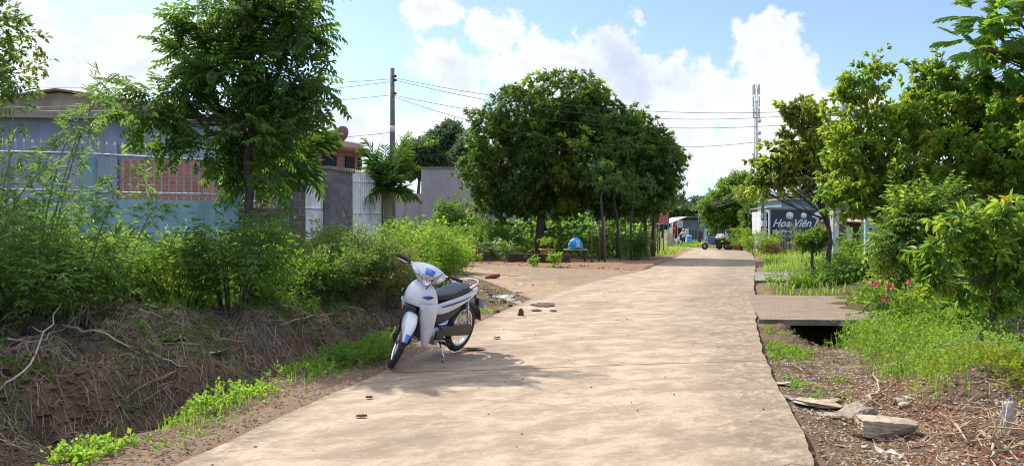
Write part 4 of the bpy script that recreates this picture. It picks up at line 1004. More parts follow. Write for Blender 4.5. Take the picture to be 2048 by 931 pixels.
for k in range(6):
    a = g_.uniform(0,6.28); mb.tube([(0,0,.15),(.1*math.cos(a),.1*math.sin(a),.35),(.3*math.cos(a),.25*math.sin(a),.45+.12*g_.random())],[.03,.018,.006],5)
mb.build('stem', BARK, root)
P = np.concatenate([g_.normal(0,.16,(70,2)), g_.uniform(.35,.6,(70,1))],1); v, f = scatter('round',P,norm(P),g_,.07,.03,8,.15); fastmesh('foliage',v,f,L_YEL,parent=root)
ORD = ['first','second','third','fourth','fifth','sixth','seventh','eighth','ninth','tenth','eleventh','twelfth']
posts = [(1184,30.6,.03),(1198,31.2,.03),(1209,30.2,.035),(1240,33,.03),(1252,35,.025),(1283,37,.03),(1300,41,.03),(1306,42,.03),(1311,43.5,.03),(1315,44.5,.03),(1320,45.5,.03),(1327,46.5,.025)]
for k,(px,d,r) in enumerate(posts):
    x = at(px,d); zb = gz(x,d); zt = zat(444-(k%3)*6,d)-zb; g_ = H(k,3)
    mb = MB(); mb.tube([(0,0,-.25),(g_.normal(0,.03),0,zt*.5),(g_.normal(0,.07),g_.normal(0,.05),zt)],[r*1.2,r,r*.8],6)
    mb.build('fence_post', M_WOOD, None, loc=(x,d,zb), label=ORD[k]+' thin dark stake from the left in the row along the mango plot', cat='fence post', group='stakes along the mango plot')
# concrete steps-like stack of slabs by the shed
root = empty('plank_stack', (at(1338,76),76,gz(at(1338,76),76)), label='stack of pale planks beside the parked far motorbike', cat='plank stack')
for i in range(9): mb = MB(); mb.box((.03*(i%3),0,.08+i*.17),(.75,1.6,.09),.03*(i%2)); mb.build('plank', M_TANRK, root)
# ---------------------------------------------------------------- motorbike
W_PAINT = mat('white_gloss_paint', (.74,.75,.77), .22, spec=.5, coat=.5, c2=(.56,.51,.44), nscale=9, lo=.56, hi=.8, detail=8)
M_FEND = mat('blue_violet_tip', (.16,.08,.75), .2, c2=(.02,.35,.85), nscale=25, coat=.5)
M_PLAS = mat('black_plastic', (.022,.024,.028), .45)
M_SEAT = mat('black_vinyl', (.017,.019,.024), .42, bump=.1, bscale=200)
M_CHROME = mat('chrome', (.75,.76,.78), .13, 1)
M_ALU = mat('cast_alloy', (.42,.43,.44), .35, .85, c2=(.25,.25,.25), nscale=30)
M_DARKMET = mat('dark_metal', (.06,.06,.065), .4, .6)
M_TYRE = mat('tyre_rubber', (.02,.02,.021), .8, c2=(.055,.045,.036), nscale=14)
M_TAIL = mat('tail_lens_red', (.45,.01,.01), .15)
M_AMBER = mat('amber_lens', (.75,.42,.12), .15)
M_VISOR = mat('blue_visor', (.05,.22,.62), .1, coat=.5)
M_BDECAL = mat('decal_dark_blue', (.035,.06,.25), .25)
M_SKIN = mat('skin', (.25,.13,.08), .6)
m_, t_, o_ = newmat('lens_glass'); p_ = t_.node('ShaderNodeBsdfPrincipled'); p_.inputs['Base Color'].default_value = (.72,.75,.78,1); p_.inputs['Roughness'].default_value = .06
p_.inputs['Metallic'].default_value = .55; p_.inputs['Coat Weight'].default_value = 1; t_.l.new(p_.outputs[0], o_.inputs[0]); M_LENS = m_

def make_bike():
    root = empty('motorbike', (0,0,0))
    AX = .61; RR = .285
    Bp = Vector((.565,0,.285)); Tp = Vector((.31,0,.95)); axd = (Tp-Bp).normalized()
    def S(deg=40): return Matrix.Translation(Tp) @ Matrix.Rotation(R(deg),4,axd) @ Matrix.Translation(-Tp)
    SM = S()
    def wheel(name, cx, mtx, tr):
        Mw = mtx @ Matrix.Translation((cx,0,.285)); n = 44
        mb = MB(); prof = []
        for j in range(12):
            a = 2*PI*j/12; prof.append((RR-tr+tr*math.cos(a)*1.0, tr*.95*math.sin(a)))
        mb.lathe(prof, n, 0, Mw, axis='y', close=True)
        for k in range(60):     # tread blocks
            a = 2*PI*k/60; 
            for s in (-1,1): mb.box(((RR-.001)*math.cos(a),s*.014,(RR-.001)*math.sin(a)),(.006,.014,.016),0,0,Mw @ Matrix.Rotation(0,4,'Y'))
        w_ = mb.build(name, M_TYRE, root)
        mb = MB(); r = RR-tr*2+.004
        mb.lathe([(r+.006,-.024),(r+.012,-.020),(r-.002,-.012),(r-.004,.012),(r+.012,.020),(r+.006,.024),(r-.008,.016),(r-.010,-.016)], n, 0, Mw, axis='y', close=True)
        mb.build('rim', M_CHROME, w_)
        mb = MB()
        for k in range(36):
            a = 2*PI*k/36; s = 1 if k%2 else -1; d_ = .5 if (k//2)%2 else -.5
            mb.tube([((.035)*math.cos(a+d_), s*.03, .035*math.sin(a+d_)), (r*math.cos(a), s*.006, r*math.sin(a))], .0021, 4, 0, Mw)
        mb.build('spokes', M_CHROME, w_)
        mb = MB(); mb.lathe([(.01,-.06),(.02,-.05),(.05,-.036),(.05,-.028),(.028,-.02),(.028,.02),(.052,.028),(.075 if cx<0 else .05,.036),(.06 if cx<0 else .03,.048),(.01,.06)], 20, 0, Mw, axis='y'); mb.build('hub', M_ALU, w_)
    wheel('front_wheel', AX, SM, .034); wheel('rear_wheel', -AX, Matrix(), .037)
    # fork
    for s in (-1,1):
        mb = MB(); mb.tube([(AX,s*.075,.285),(AX-.055,s*.075,.43)],[.024,.022],10,0,SM); mb.tube([(AX-.05,s*.075,.42),(.40,s*.075,.80)],.016,10,0,SM)
        mb.box((AX,s*.07,.285),(.05,.02,.05),0,0,SM,.008); mb.build('fork_leg', M_DARKMET if s else M_ALU, root)
    # front fender: arched skin with flared sides
    mb = MB(); rows = []; cols = []
    for i in range(19):
        ph = R(18+i*8.2); f = i/18; w_ = .028+.047*min(1,f*3.2) ; w_ *= (1-.25*max(0,f-.75)*4*.5)
        sd_ = .02+.105*math.sin(min(1,f*1.15)*PI)**.8; r0 = .325
        row = []
        for q in np.linspace(-1,1,11):
            e = abs(q); y = w_*math.sin(min(1,e*1.15)*PI/2)*np.sign(q); rr = r0-.012*e-sd_*max(0,(e-.45)/.55)**1.1
            row.append((AX+rr*math.cos(ph), y, .285+rr*math.sin(ph)))
        rows.append(row)
    mb.grid(rows, M=SM)
    for i in range(len(mb.mi)):
        if i//10 < 2 and i%10 > 3: mb.mi[i] = 1
    mb.build('front_fender', [W_PAINT, M_FEND], root, solid=.005, subsurf=1)
    # leg shield: upper cowl and two long wings
    rows = []
    for z, xf, w_, xs in ((.905,.40,.07,.34),(.885,.455,.115,.33),(.84,.505,.155,.315),(.78,.53,.178,.30),(.72,.53,.19,.285),(.67,.51,.188,.275),(.635,.485,.18,.27)):
        row = []
        for q in np.linspace(-1,1,17):
            e = abs(q); row.append((xs+(xf-xs)*(1-e**2.4), w_*np.sign(q)*e**.85, z+.035*(1-e*e)*(1 if z<.8 else 0)*(-.2)+(.045*(1-e)**1.0 if z<.66 else 0)))
        rows.append(row)
    mb = MB(); mb.grid(rows); mb.build('front_cowl', W_PAINT, root, solid=.008, subsurf=1)
    for s in (-1,1):
        rows = []
        for z, xi, yi, xm, ym, xo, yo in ((.70,.500,.125,.43,.182,.275,.192),(.62,.470,.110,.405,.176,.268,.192),(.53,.440,.108,.375,.168,.262,.188),(.43,.405,.108,.345,.158,.252,.176),(.33,.365,.108,.315,.146,.245,.158),(.25,.33,.108,.285,.132,.245,.140),(.205,.30,.112,.27,.122,.25,.128)):
            rows.append([(xi-.02,s*(yi-.02),z),(xi,s*yi,z),((xi+xm)/2+.008,s*((yi+ym)/2+.012),z),(xm,s*ym,z),((xm+xo)/2,s*((ym+yo)/2+.008),z),(xo,s*yo,z)])
        mb = MB(); mb.grid(rows); mb.build('leg_shield', W_PAINT, root, solid=.007, subsurf=1)
        mb = MB(); mb.add([(.50,s*.112,.775),(.44,s*.166,.80),(.375,s*.189,.785),(.41,s*.182,.765),(.45,s*.168,.755)],[[0,1,2,3,4]]); 
        for v in mb.v: v += np.array([.014,s*.011,-.004])
        mb.build('side_decal', M_BDECAL, root, solid=.003)
    mb = MB(); mb.box((.36,0,.62),(.1,.22,.34),0,0,None,.03); mb.box((.33,0,.42),(.08,.18,.26),0,0,None,.03); mb.build('inner_panel', M_PLAS, root)
    mb = MB(); mb.box((.515,0,.60),(.03,.16,.10),0,0,None,.012); mb.build('horn_grille', M_PLAS, root)
    # handlebar cowl
    rows = []
    for y in np.linspace(-1,1,15):
        e = abs(y); yy = y*.215; zc = 1.005+.012*(1-e); rz_ = .075*(1-e**2.2)+.016; rx_ = .115*(1-e**1.8)+.018; xc = .37-.075*e**1.3
        row = []
        for a in np.linspace(0,2*PI,16,endpoint=False):
            ca, sa = math.cos(a), math.sin(a)
            row.append((xc+rx_*ca*(1.0 if sa<.1 else 1-.45*sa), yy*(1 if sa>0 else 1+.30*sa*e), zc+rz_*sa*(1.0 if sa>0 else 1.35)))
        rows.append(row)
    mb = MB(); mb.grid(rows, closed=True, cap=True, M=SM); cw = mb.build('handlebar_cowl', W_PAINT, root, subsurf=1)
    # headlamp: wide V-shaped lens with chrome surround
    def lens(pts, depth, mtl, name, parent, c=None):
        P = np.array(pts,float); ctr = P.mean(0)+np.array([depth,0,0]); mb = MB(); n = len(P)
        mid = P*.6+ctr*.4+np.array([depth*.5,0,0]); 
        back = P-np.array([.05,0,0])
        V = np.concatenate([back,P,mid,[ctr+np.array([depth*.4,0,0])]])
        F = [[i,(i+1)%n,n+(i+1)%n,n+i] for i in range(n)]+[[n+i,n+(i+1)%n,2*n+(i+1)%n,2*n+i] for i in range(n)]+[[2*n+i,2*n+(i+1)%n,3*n] for i in range(n)]
        mb.add(V,F,0,True,SM); return mb.build(name, mtl, parent)
    hl = lens([(.478,-.085,1.005),(.498,0,1.012),(.478,.085,1.005),(.472,.075,.965),(.468,.04,.925),(.465,0,.905),(.468,-.04,.925),(.472,-.075,.965)], .010, M_LENS, 'headlamp', root)
    mb = MB(); mb.lathe([(.01,.0),(.028,.004),(.045,.018),(.047,.024)],18,0,SM@Matrix.Translation((.493,0,.958)),axis='x'); mb.build('reflector', M_CHROME, hl)
    mb = MB(); mb.tube([(.485,-.09,1.01),(.503,0,1.018),(.485,.09,1.01)],.006,6,0,SM); mb.build('lamp_surround', M_CHROME, hl)
    for s in (-1,1):
        lens([(.452,s*.105,1.0),(.40,s*.175,1.022),(.385,s*.185,1.005),(.41,s*.15,.965),(.452,s*.10,.945)], .008, M_LENS, 'indicator', root)
    mb = MB(); mb.add([(.455,-.055,1.075),(.455,.055,1.075),(.505,.045,1.022),(.512,0,1.026),(.505,-.045,1.022),(.47,0,1.085)],[[0,4,3,5],[5,3,2,1]],0,True,SM); mb.build('visor', M_VISOR, root, solid=.006)
    mb = MB(); mb.box((.30,0,1.055),(.10,.20,.03),0,0,SM,.012); mb.build('instrument_panel', M_PLAS, root)
    # handlebar, grips, levers
    mb = MB(); mb.tube([(.29,-.36,1.045),(.31,-.22,1.035),(.33,0,1.02),(.31,.22,1.035),(.29,.36,1.045)],.011,10,0,SM); mb.build('handlebar', M_CHROME, root)
    for s in (-1,1):
        mb = MB(); mb.tube([(.288,s*.38,1.047),(.302,s*.255,1.04)],.0175,12,0,SM); mb.box((.31,s*.235,1.035),(.04,.045,.045),0,0,SM,.012); mb.build('grip', M_BLACK, root)
        mb = MB(); mb.tube([(.34,s*.235,1.035),(.375,s*.27,1.03),(.36,s*.36,1.035)],.006,6,0,SM); mb.build('brake_lever', M_CHROME, root)
    mb = MB(); mb.tube([(.30,-.20,1.03),(.40,-.17,.93),(.44,-.10,.80),(.45,-.03,.70)],.005,6); mb.tube([(.31,.20,1.03),(.42,.16,.95),(.43,.10,.84)],.005,6); mb.tube([(.50,.06,.72),(.60,.085,.55),(.62,.06,.33)],.004,6,0,SM); mb.build('control_cable', M_PLAS, root)
    # seat
    def secloft(secs, mtl, name, n=16, sub=1, p=2.6, parent=None):
        rows = []
        for x, yc, zc, w_, h_ in secs:
            row = []
            for a in np.linspace(0,2*PI,n,endpoint=False):
                ca, sa = math.cos(a), math.sin(a); row.append((x, yc+w_*np.sign(ca)*abs(ca)**(2/p), zc+h_*np.sign(sa)*abs(sa)**(2/p)))
            rows.append(row)
        mb = MB(); mb.grid(rows, closed=True, cap=True); return mb.build(name, mtl, parent or root, subsurf=sub)
    secloft([(.20,0,.705,.035,.02),(.17,0,.715,.075,.035),(.08,0,.725,.11,.045),(-.06,0,.725,.13,.045),(-.18,0,.735,.135,.045),(-.24,0,.75,.13,.05),(-.40,0,.775,.125,.045),(-.56,0,.79,.105,.035),(-.62,0,.79,.07,.02)], M_SEAT, 'seat')
    # side panels in white, tapering up to the tail
    for s in (-1,1):
        secloft([(.19,s*.085,.60,.015,.02),(.15,s*.095,.595,.02,.06),(.02,s*.112,.605,.022,.075),(-.15,s*.122,.635,.022,.07),(-.32,s*.120,.665,.022,.058),(-.50,s*.105,.70,.022,.05),(-.66,s*.075,.735,.022,.045),(-.78,s*.04,.765,.02,.028)], W_PAINT, 'side_panel')
        secloft([(.10,s*.142,.63,.004,.006),(-.12,s*.147,.65,.004,.012),(-.34,s*.144,.675,.004,.010),(-.50,s*.128,.70,.004,.004)], M_BDECAL, 'side_decal', sub=0)
        secloft([(.20,s*.07,.50,.02,.05),(.08,s*.085,.48,.03,.08),(-.1,s*.09,.50,.03,.075),(-.28,s*.085,.56,.025,.045),(-.40,s*.08,.60,.02,.02)], M_PLAS, 'lower_side_panel')
    secloft([(.34,0,.62,.07,.15),(.26,0,.55,.065,.10),(.16,0,.56,.06,.12),(0,0,.60,.075,.12),(-.25,0,.66,.085,.08),(-.5,0,.71,.075,.06),(-.7,0,.75,.05,.03)], M_PLAS, 'frame_cover')
    mb = MB(); mb.tube([(-.45,.118,.80),(-.60,.115,.835),(-.72,.07,.85),(-.75,0,.852),(-.72,-.07,.85),(-.60,-.115,.835),(-.45,-.118,.80)],.014,8); mb.build('grab_rail', M_CHROME, root)
    secloft([(-.70,0,.775,.075,.028),(-.78,0,.775,.06,.026),(-.82,0,.775,.035,.016)], M_TAIL, 'tail_light')
    for s in (-1,1): secloft([(-.70,s*.10,.74,.01,.01),(-.74,s*.11,.74,.026,.018),(-.79,s*.105,.742,.018,.012)], M_AMBER, 'rear_indicator')
    # rear mudguard with plate
    rows = []
    for i in range(13):
        ph = R(60+i*9.5); rr = .33; rows.append([(-AX+rr*math.cos(ph)-.0, y, .285+(rr-.02*abs(y)/.07)*math.sin(ph)+(0 if i<7 else .02*(i-6)*.3)) for y in (-.07,-.05,0,.05,.07)])
    mb = MB(); mb.grid(rows); mb.build('rear_mudguard', M_PLAS, root, solid=.005)
    mb = MB(); mb.tube([(-.76,0,.74),(-.88,0,.56)],.012,6); mb.box((-.89,0,.56),(.02,.05,.1)); mb.build('plate_bracket', M_PLAS, root)
    mb = MB(); mb.box((0,0,0),(.006,.19,.14),0,0,Matrix.Translation((-.90,0,.57))@Matrix.Rotation(R(22),4,'Y'),.002); mb.build('number_plate', M_WHITE, root)
    # swing arm, chain case, shocks
    mb = MB()
    for s in (-1,1): mb.tube([(-.02,s*.07,.33),(-AX,s*.085,.285)],.017,8)
    mb.build('swing_arm', M_DARKMET, root)
    mb = MB(); pts = []
    for a in np.linspace(PI/2,3*PI/2,10): pts.append((-AX+.07*math.cos(a),.285+.065*math.sin(a)))
    for a in np.linspace(-PI/2,PI/2,8): pts.append((-.02+.05*math.cos(a),.33+.05*math.sin(a)))
    mb.prism(pts,.03,0,Matrix.Translation((0,.115,0))@Matrix.Rotation(R(90),4,'X')); mb.build('chain_case', M_DARKMET, root)
    for s in (-1,1):
        mb = MB(); mb.tube([(-AX+.02,s*.105,.32),(-.50,s*.10,.64)],.011,8)
        hx = []; 
        for i in range(80): f = i/79; a = f*2*PI*9; c = np.array([-AX+.03,s*.105,.37])*(1-f)+np.array([-.51,s*.10,.60])*f; hx.append(c+np.array([.022*math.cos(a)*.9,.022*math.sin(a),.006*math.cos(a)]))
        mb.tube(hx,.005,5); mb.build('rear_shock', M_CHROME, root)
    # engine
    mb = MB()
    mb.lathe([(.01,-.12),(.07,-.115),(.098,-.095),(.10,.095),(.075,.115),(.01,.12)],22,0,Matrix.Translation((.06,0,.29)),axis='y')
    mb.lathe([(.01,-.10),(.06,-.10),(.075,-.08),(.075,.09),(.05,.105),(.01,.11)],20,0,Matrix.Translation((-.06,0,.31)),axis='y')
    mb.box((.0,0,.27),(.26,.16,.12),0,0,None,.03)
    for i in range(7): mb.box((.17+i*.018,0,.31),(.007,.13,.12),0,0,None,.003)
    mb.box((.32,0,.315),(.06,.11,.10),0,0,None,.02); mb.build('engine', M_ALU, root)
    mb = MB(); mb.box((.03,.128,.30),(.16,.02,.11),0,0,None,.009); mb.build('engine_cover', M_DARKMET, root)
    mb = MB(); mb.tube([(.33,-.02,.27),(.30,-.07,.20),(.1,-.12,.17),(-.15,-.13,.20)],.015,8); mb.tube([(-.12,-.135,.20),(-.2,-.14,.22),(-.70,-.15,.33)],[.025,.045,.04],14); mb.build('exhaust', M_CHROME, root)
    mb = MB(); mb.tube([(-.02,-.24,.215),(-.02,.24,.215)],.009,8)
    for s in (-1,1): mb.tube([(-.02,s*.15,.217),(-.02,s*.25,.217)],.019,10)
    mb.build('foot_peg', M_BLACK, root)
    mb = MB(); mb.tube([(.14,.13,.25),(.16,.17,.24),(.17,.2,.24)],.01,6); mb.tube([(.14,.135,.25),(-.06,.14,.24)],.008,6); mb.build('gear_lever', M_STEEL, root)
    mb = MB(); mb.tube([(-.03,.09,.24),(-.01,.17,.14),(.03,.245,.055)],.011,8); mb.box((.035,.25,.048),(.06,.045,.012),0,0,None,.004); mb.build('side_stand', M_CHROME, root)
    mb = MB(); mb.tube([(-.12,.10,.24),(-.30,.115,.17),(-.30,-.115,.17),(-.12,-.10,.24)],.011,8); mb.build('centre_stand', M_DARKMET, root)
    return root
bike = make_bike()
tag(bike, 'white underbone motorbike leaning on its side stand at the near left road edge', 'motorbike')
bike.location = (-.92,8.33,.016); bike.rotation_euler = (R(-12.5),0,R(-118)); bike.scale = (.97,.97,.965)
b2 = copy_tree(bike); tag(b2, 'white motorbike standing beside the far person at the bend', 'motorbike')
b2.location = (at(1352,84),84,gz(at(1352,84),84)); b2.rotation_euler = (R(-6),0,R(-70))
# --- three wheeled cargo cart with its load
cx_, cy_ = at(1438,65), 65.0
root = empty('cargo_tricycle', (cx_,cy_,drop(65)+.02), rz=R(12), label='three-wheeled cargo cart loaded with sacks at the bend of the road', cat='cargo tricycle')
mb = MB(); mb.box((.25,0,.45),(1.5,1.15,.08)); mb.box((.25,-.56,.66),(1.5,.04,.42)); mb.box((.25,.56,.66),(1.5,.04,.42)); mb.box((1.0,0,.66),(.04,1.1,.42)); mb.box((-.5,0,.66),(.04,1.1,.42))
for i in range(5): mb.box((-.42+i*.34,-.59,.66),(.04,.03,.46))
mb.build('cargo_bed', M_DARKMET, root)
mb = MB(); mb.tube([(-.5,0,.42),(-.95,0,.5),(-1.2,0,.95)],.03,8); mb.tube([(-1.2,0,.95),(-1.28,0,.28)],.028,8); mb.tube([(-1.1,-.32,1.0),(-1.2,0,.97),(-1.1,.32,1.0)],.015,6); mb.build('frame', M_DARKMET, root)
for x, y in ((.35,-.66),(.35,.66),(-1.28,0)):
    mb = MB(); mb.lathe([(.18,-.05),(.26,-.05),(.29,-.03),(.29,.03),(.26,.05),(.18,.05)],22,0,Matrix.Translation((x,y,.29)),axis='y',close=True); w_ = mb.build('wheel', M_TYRE, root)
    mb = MB(); mb.lathe([(.01,-.04),(.05,-.045),(.18,-.02),(.18,.02),(.05,.045),(.01,.04)],18,0,Matrix.Translation((x,y,.29)),axis='y'); mb.build('rim', M_STEEL, w_)
mb = MB(); mb.box((-.75,0,.62),(.35,.3,.12),0,0,None,.04); mb.build('seat', M_SEAT, root)
root = empty('crate', (cx_-.75,cy_-.15,.55+drop(65)), label='stacked blue plastic crate at the left end of the cargo cart', cat='crate')
mb = MB(); mb.box((0,0,.26),(.62,.6,.5),0,0,None,.03); mb.box((0,0,.5),(.68,.66,.05),0,0,None,.01)
for i in range(4): mb.box((0,-.31,.1+i*.12),(.6,.02,.03))
mb.build('body', mat('crate_blue',(.08,.17,.33),.6), root)
g_ = H(12)
sk = [(-.15,-.1,.9,.75,.5,.32,M_LITTER,'white'),(.3,.05,.98,.8,.55,.34,M_LITTER,'white'),(.05,-.25,.72,.6,.45,.28,M_CONC,'grey'),(.65,-.1,.78,.5,.5,.30,M_CONC,'grey'),(.2,.2,1.15,.7,.5,.3,M_LITTER,'white')]
for k,(x,y,z,a,b_,c_,mm,nm) in enumerate(sk):
    mb = MB(); rock(mb,(0,0,0),(a*1.2,b_*1.2,c_*1.4),g_,g_.uniform(0,3),.12,boxy=.3); mb.build('sack', mm, None, loc=(cx_+x,cy_+y,z+drop(65)), label=('pale sack leaning on the blue crate at the left of the load','pale sack in the middle of the cart load','grey sack low at the front side of the cart load','grey sack at the right end of the cart load','topmost pale sack on the cargo cart')[k], cat='sack', group='sacks on the cargo cart')
for k,(x,z,mm,nm) in enumerate(((.45,.82,M_RED,'red'),(.1,.72,mat('lime_plastic',(.35,.6,.1),.5),'lime green'),(.72,.7,mat('orange_plastic',(.7,.2,.05),.5),'orange'))):
    mb = MB(); rock(mb,(0,0,0),(.34,.3,.2),g_,k,.15,boxy=.3); mb.build('bundle', mm, None, loc=(cx_+x,cy_-.5,z+drop(65)), label=nm+' bundle tucked among the sacks on the cart', cat='bundle')
# --- person by the far motorbike
def skin_body(name, verts, edges, rad, mtl, parent, root_i=0):
    me = bpy.data.meshes.new(name); me.from_pydata(verts, edges, []); me.materials.append(mtl)
    o = bpy.data.objects.new(name, me); col.objects.link(o)
    md = o.modifiers.new('sk','SKIN'); md.use_smooth_shade = True
    sv = me.skin_vertices[0].data if me.skin_vertices else None
    if sv is None: return o
    for i, r in enumerate(rad): sv[i].radius = (r[0],r[1]) if isinstance(r,tuple) else (r,r); sv[i].use_root = (i==root_i)
    md2 = o.modifiers.new('ss','SUBSURF'); md2.levels = 2; md2.render_levels = 2
    if parent is not None: o.parent = parent
    return o
def skin_obj(name, verts, edges, rad, mtl, parent, root_i=0):
    import bmesh
    me = bpy.data.meshes.new(name); bm = bmesh.new(); ly = bm.verts.layers.skin.verify()
    vs = [bm.verts.new(v) for v in verts]
    for e in edges: bm.edges.new((vs[e[0]],vs[e[1]]))
    for i, v in enumerate(vs):
        r = rad[i]; v[ly].radius = r if isinstance(r,tuple) else (r,r); v[ly].use_root = (i==root_i)
    bm.to_mesh(me); bm.free(); me.materials.append(mtl)
    o = bpy.data.objects.new(name, me); col.objects.link(o)
    md = o.modifiers.new('sk','SKIN'); md.use_smooth_shade = True; md.branch_smoothing = .6
    md2 = o.modifiers.new('ss','SUBSURF'); md2.levels = 2; md2.render_levels = 2
    o.parent = parent; return o
px0, py0 = at(1367,85), 85.0
root = empty('person', (px0,py0,gz(px0,py0)), rz=R(-20), label='person in a loose white shirt and dark trousers beside the far motorbike', cat='person')
V = [(0,0,.90),(0,0,1.12),(0,0,1.34),(0,.01,1.44),(0,.0,1.50),(0,-.02,1.58),(0,-.02,1.66),
     (-.10,0,.86),(-.12,-.02,.47),(-.13,.02,.08),(-.14,-.12,.04),(.10,0,.86),(.13,-.03,.47),(.15,.02,.08),(.16,-.12,.04),
     (-.18,0,1.36),(-.33,-.08,1.14),(-.50,-.22,1.02),(-.55,-.27,1.0),(.18,0,1.36),(.24,.04,1.10),(.25,-.06,.88),(.25,-.08,.82)]
E = [(0,1),(1,2),(2,3),(3,4),(4,5),(5,6),(0,7),(7,8),(8,9),(9,10),(0,11),(11,12),(12,13),(13,14),(2,15),(15,16),(16,17),(17,18),(2,19),(19,20),(20,21),(21,22)]
Rd = [(.15,.11),(.145,.11),(.16,.11),.055,.05,.088,.07,.09,.06,.042,.035,.09,.06,.042,.035,.06,.046,.035,.03,.06,.046,.035,.03]
skin_obj('body', V, E, Rd, M_SKIN, root)
g1_ = lambda a, b_: None
mb = MB(); rows = []
for z, rx, ry in ((.78,.19,.14),(.95,.185,.14),(1.15,.18,.135),(1.32,.20,.13),(1.42,.15,.10),(1.46,.07,.065)): rows.append([(rx*math.cos(a),ry*math.sin(a),z) for a in np.linspace(0,2*PI,16,endpoint=False)])
mb.grid(rows, closed=True)
mb.tube([(-.16,0,1.38),(-.34,-.085,1.13),(-.44,-.17,1.06)],[.085,.065,.055],10); mb.tube([(.16,0,1.38),(.245,.04,1.10),(.25,-.03,.95)],[.085,.065,.055],10)
mb.build('shirt', mat('white_shirt',(.62,.6,.62),.9), root)
mb = MB()
for s in (-1,1): mb.tube([(s*.09,0,.92),(s*.125,-.025,.47),(s*.14,.02,.10)],[.115,.08,.062],12)
mb.build('trousers', mat('dark_trousers',(.04,.035,.05),.9), root)
mb = MB(); mb.lathe([(.105,1.635),(.108,1.67),(.09,1.73),(.05,1.765),(.01,1.775)],16,0,Matrix.Translation((0,-.015,0))); mb.lathe([(.01,1.64),(.16,1.625),(.165,1.635),(.10,1.66)],16,0,Matrix.Translation((0,-.03,0))); mb.build('hat', mat('pale_hat',(.6,.6,.62),.8), root)
mb = MB(); mb.box((0,-.105,1.585),(.05,.03,.02),0,0,None,.01); mb.box((-.03,-.10,1.62),(.02,.015,.01)); mb.box((.03,-.10,1.62),(.02,.015,.01)); mb.build('face_features', M_DARKMET, root)
root = empty('bundle', (at(1378,85.5),85.5,gz(at(1378,85.5),85.5)), label='pale blue bundle on the low wall behind the person', cat='bundle')
mb = MB(); rock(mb,(0,0,.85),(.75,.5,.36),H(3),0,.1,boxy=.3); mb.box((0,0,.3),(.6,.4,.72),0,0,None,.03); mb.build('sack', M_LBLUE, root)
# --- pots by the far right road edge
def potted(px, d, r, h, label, mtl, mt2, hp, name='plant_pot', seed=1, kind='round', L=.14):
    x = at(px,d); root = empty(name, (x,d,gz(x,d)+.01), label=label, cat='plant pot'); g_ = H(seed)
    mb = MB(); mb.lathe([(.01,0),(r*.7,0),(r*.95,h*.9),(r*1.05,h*.9),(r*1.05,h),(r*.9,h),(r*.85,h*.88),(.01,h*.86)],18); mb.build('pot', mtl, root)
    mb = MB()
    for k in range(5): a = g_.uniform(0,6.28); mb.tube([(0,0,h*.8),(.08*math.cos(a),.08*math.sin(a),h+hp*.5),(.25*math.cos(a),.25*math.sin(a),h+hp*.9)],[.025,.018,.008],5)
    mb.build('stem', BARK_P, root)
    n = 60; P = np.concatenate([g_.normal(0,.2,(n,2)), h+hp*g_.uniform(.35,1,(n,1))],1); v, f = scatter(kind,P,norm(P-[0,0,h+hp*.3]),g_,L,L*.45,6,.2); fastmesh('foliage',v,f,mt2,parent=root)
potted(1459,64.5,.30,.55,'grey barrel pot behind the red clay pots at the bend',M_CONC,L_MID,.3,seed=3)
potted(1472,63.5,.34,.5,'clay pot with tall leafy plant at the bend',M_CLAYPOT,L_MID,1.2,seed=4,L=.22)
potted(1480,62,.3,.45,'shorter clay pot nearest the road at the bend',M_CLAYPOT,L_MID,.25,seed=5)
potted(1499,61,.36,.55,'square-shouldered ochre pot beneath the small palm frond',M_OCPOT,L_YEL,.3,seed=6)
# --- litter, rubble and rocks
g_ = H(77)
def rk(px, py, d, label, mtl=M_GREYRK, rz=0, tilt=0, jag=.12, boxy=.7, up=.35, cat='rubble', name='rubble_chunk', group=None, mi=0, sub=3):
    x, y, z = onground(px, py); mb = MB(); rock(mb,(0,0,0),d,g_,rz,jag,boxy=boxy,tilt=tilt,sub=sub)
    return mb.build(name, mtl, None, loc=(x,y,z+d[2]*up), label=label, cat=cat, group=group)
rk(1770,872,(.44,.24,.15),'big block of broken concrete lying at the lower right verge',M_TANRK,R(-12),.05,.09,.8,.35,sub=5)
rk(1712,846,(.26,.2,.14),'pale broken chunk leaning left of the big concrete block',M_GREYRK,R(20),-.35,.18,.7,.3,sub=4)
rk(1640,812,(.42,.24,.05),'flat tan slab shard at the right road edge',M_TANRK,R(-35),.06,.14,.8,.4,sub=4)
rk(1668,838,(.30,.16,.035),'thin grey shard under the flat tan slab',M_GREYRK,R(-25),-.04,.05,.85,.6)
rk(2014,868,(.085,.07,.26),'upright white stone at the far lower right',M_LITTER,.3,.12,.28,.75,.4,sub=4)
rk(1790,742,(.20,.15,.12),'small brown stone in the weeds on the right',M_TANRK,.8)
rk(1750,655,(.34,.3,.2),'mossy boulder beside the driveway culvert',M_GREYRK,.4)
LB = 'small broken brick or concrete fragment scattered on the right verge'
for k in range(26):
    px, py = g_.uniform(1590,1860), g_.uniform(790,925)
    if px < 1560+(py-775)*.55+25: continue
    s = g_.uniform(.04,.13); rk(px,py,(s,s*g_.uniform(.5,.9),s*g_.uniform(.15,.5)),LB,[M_GREYRK,M_TANRK][k%2],g_.uniform(0,3),g_.normal(0,.2),.1,.8,.4,name='rubble_fragment',group='rubble fragments on the right verge',sub=2)
LF = 'stone fragment in the dirt heap beside the side road'
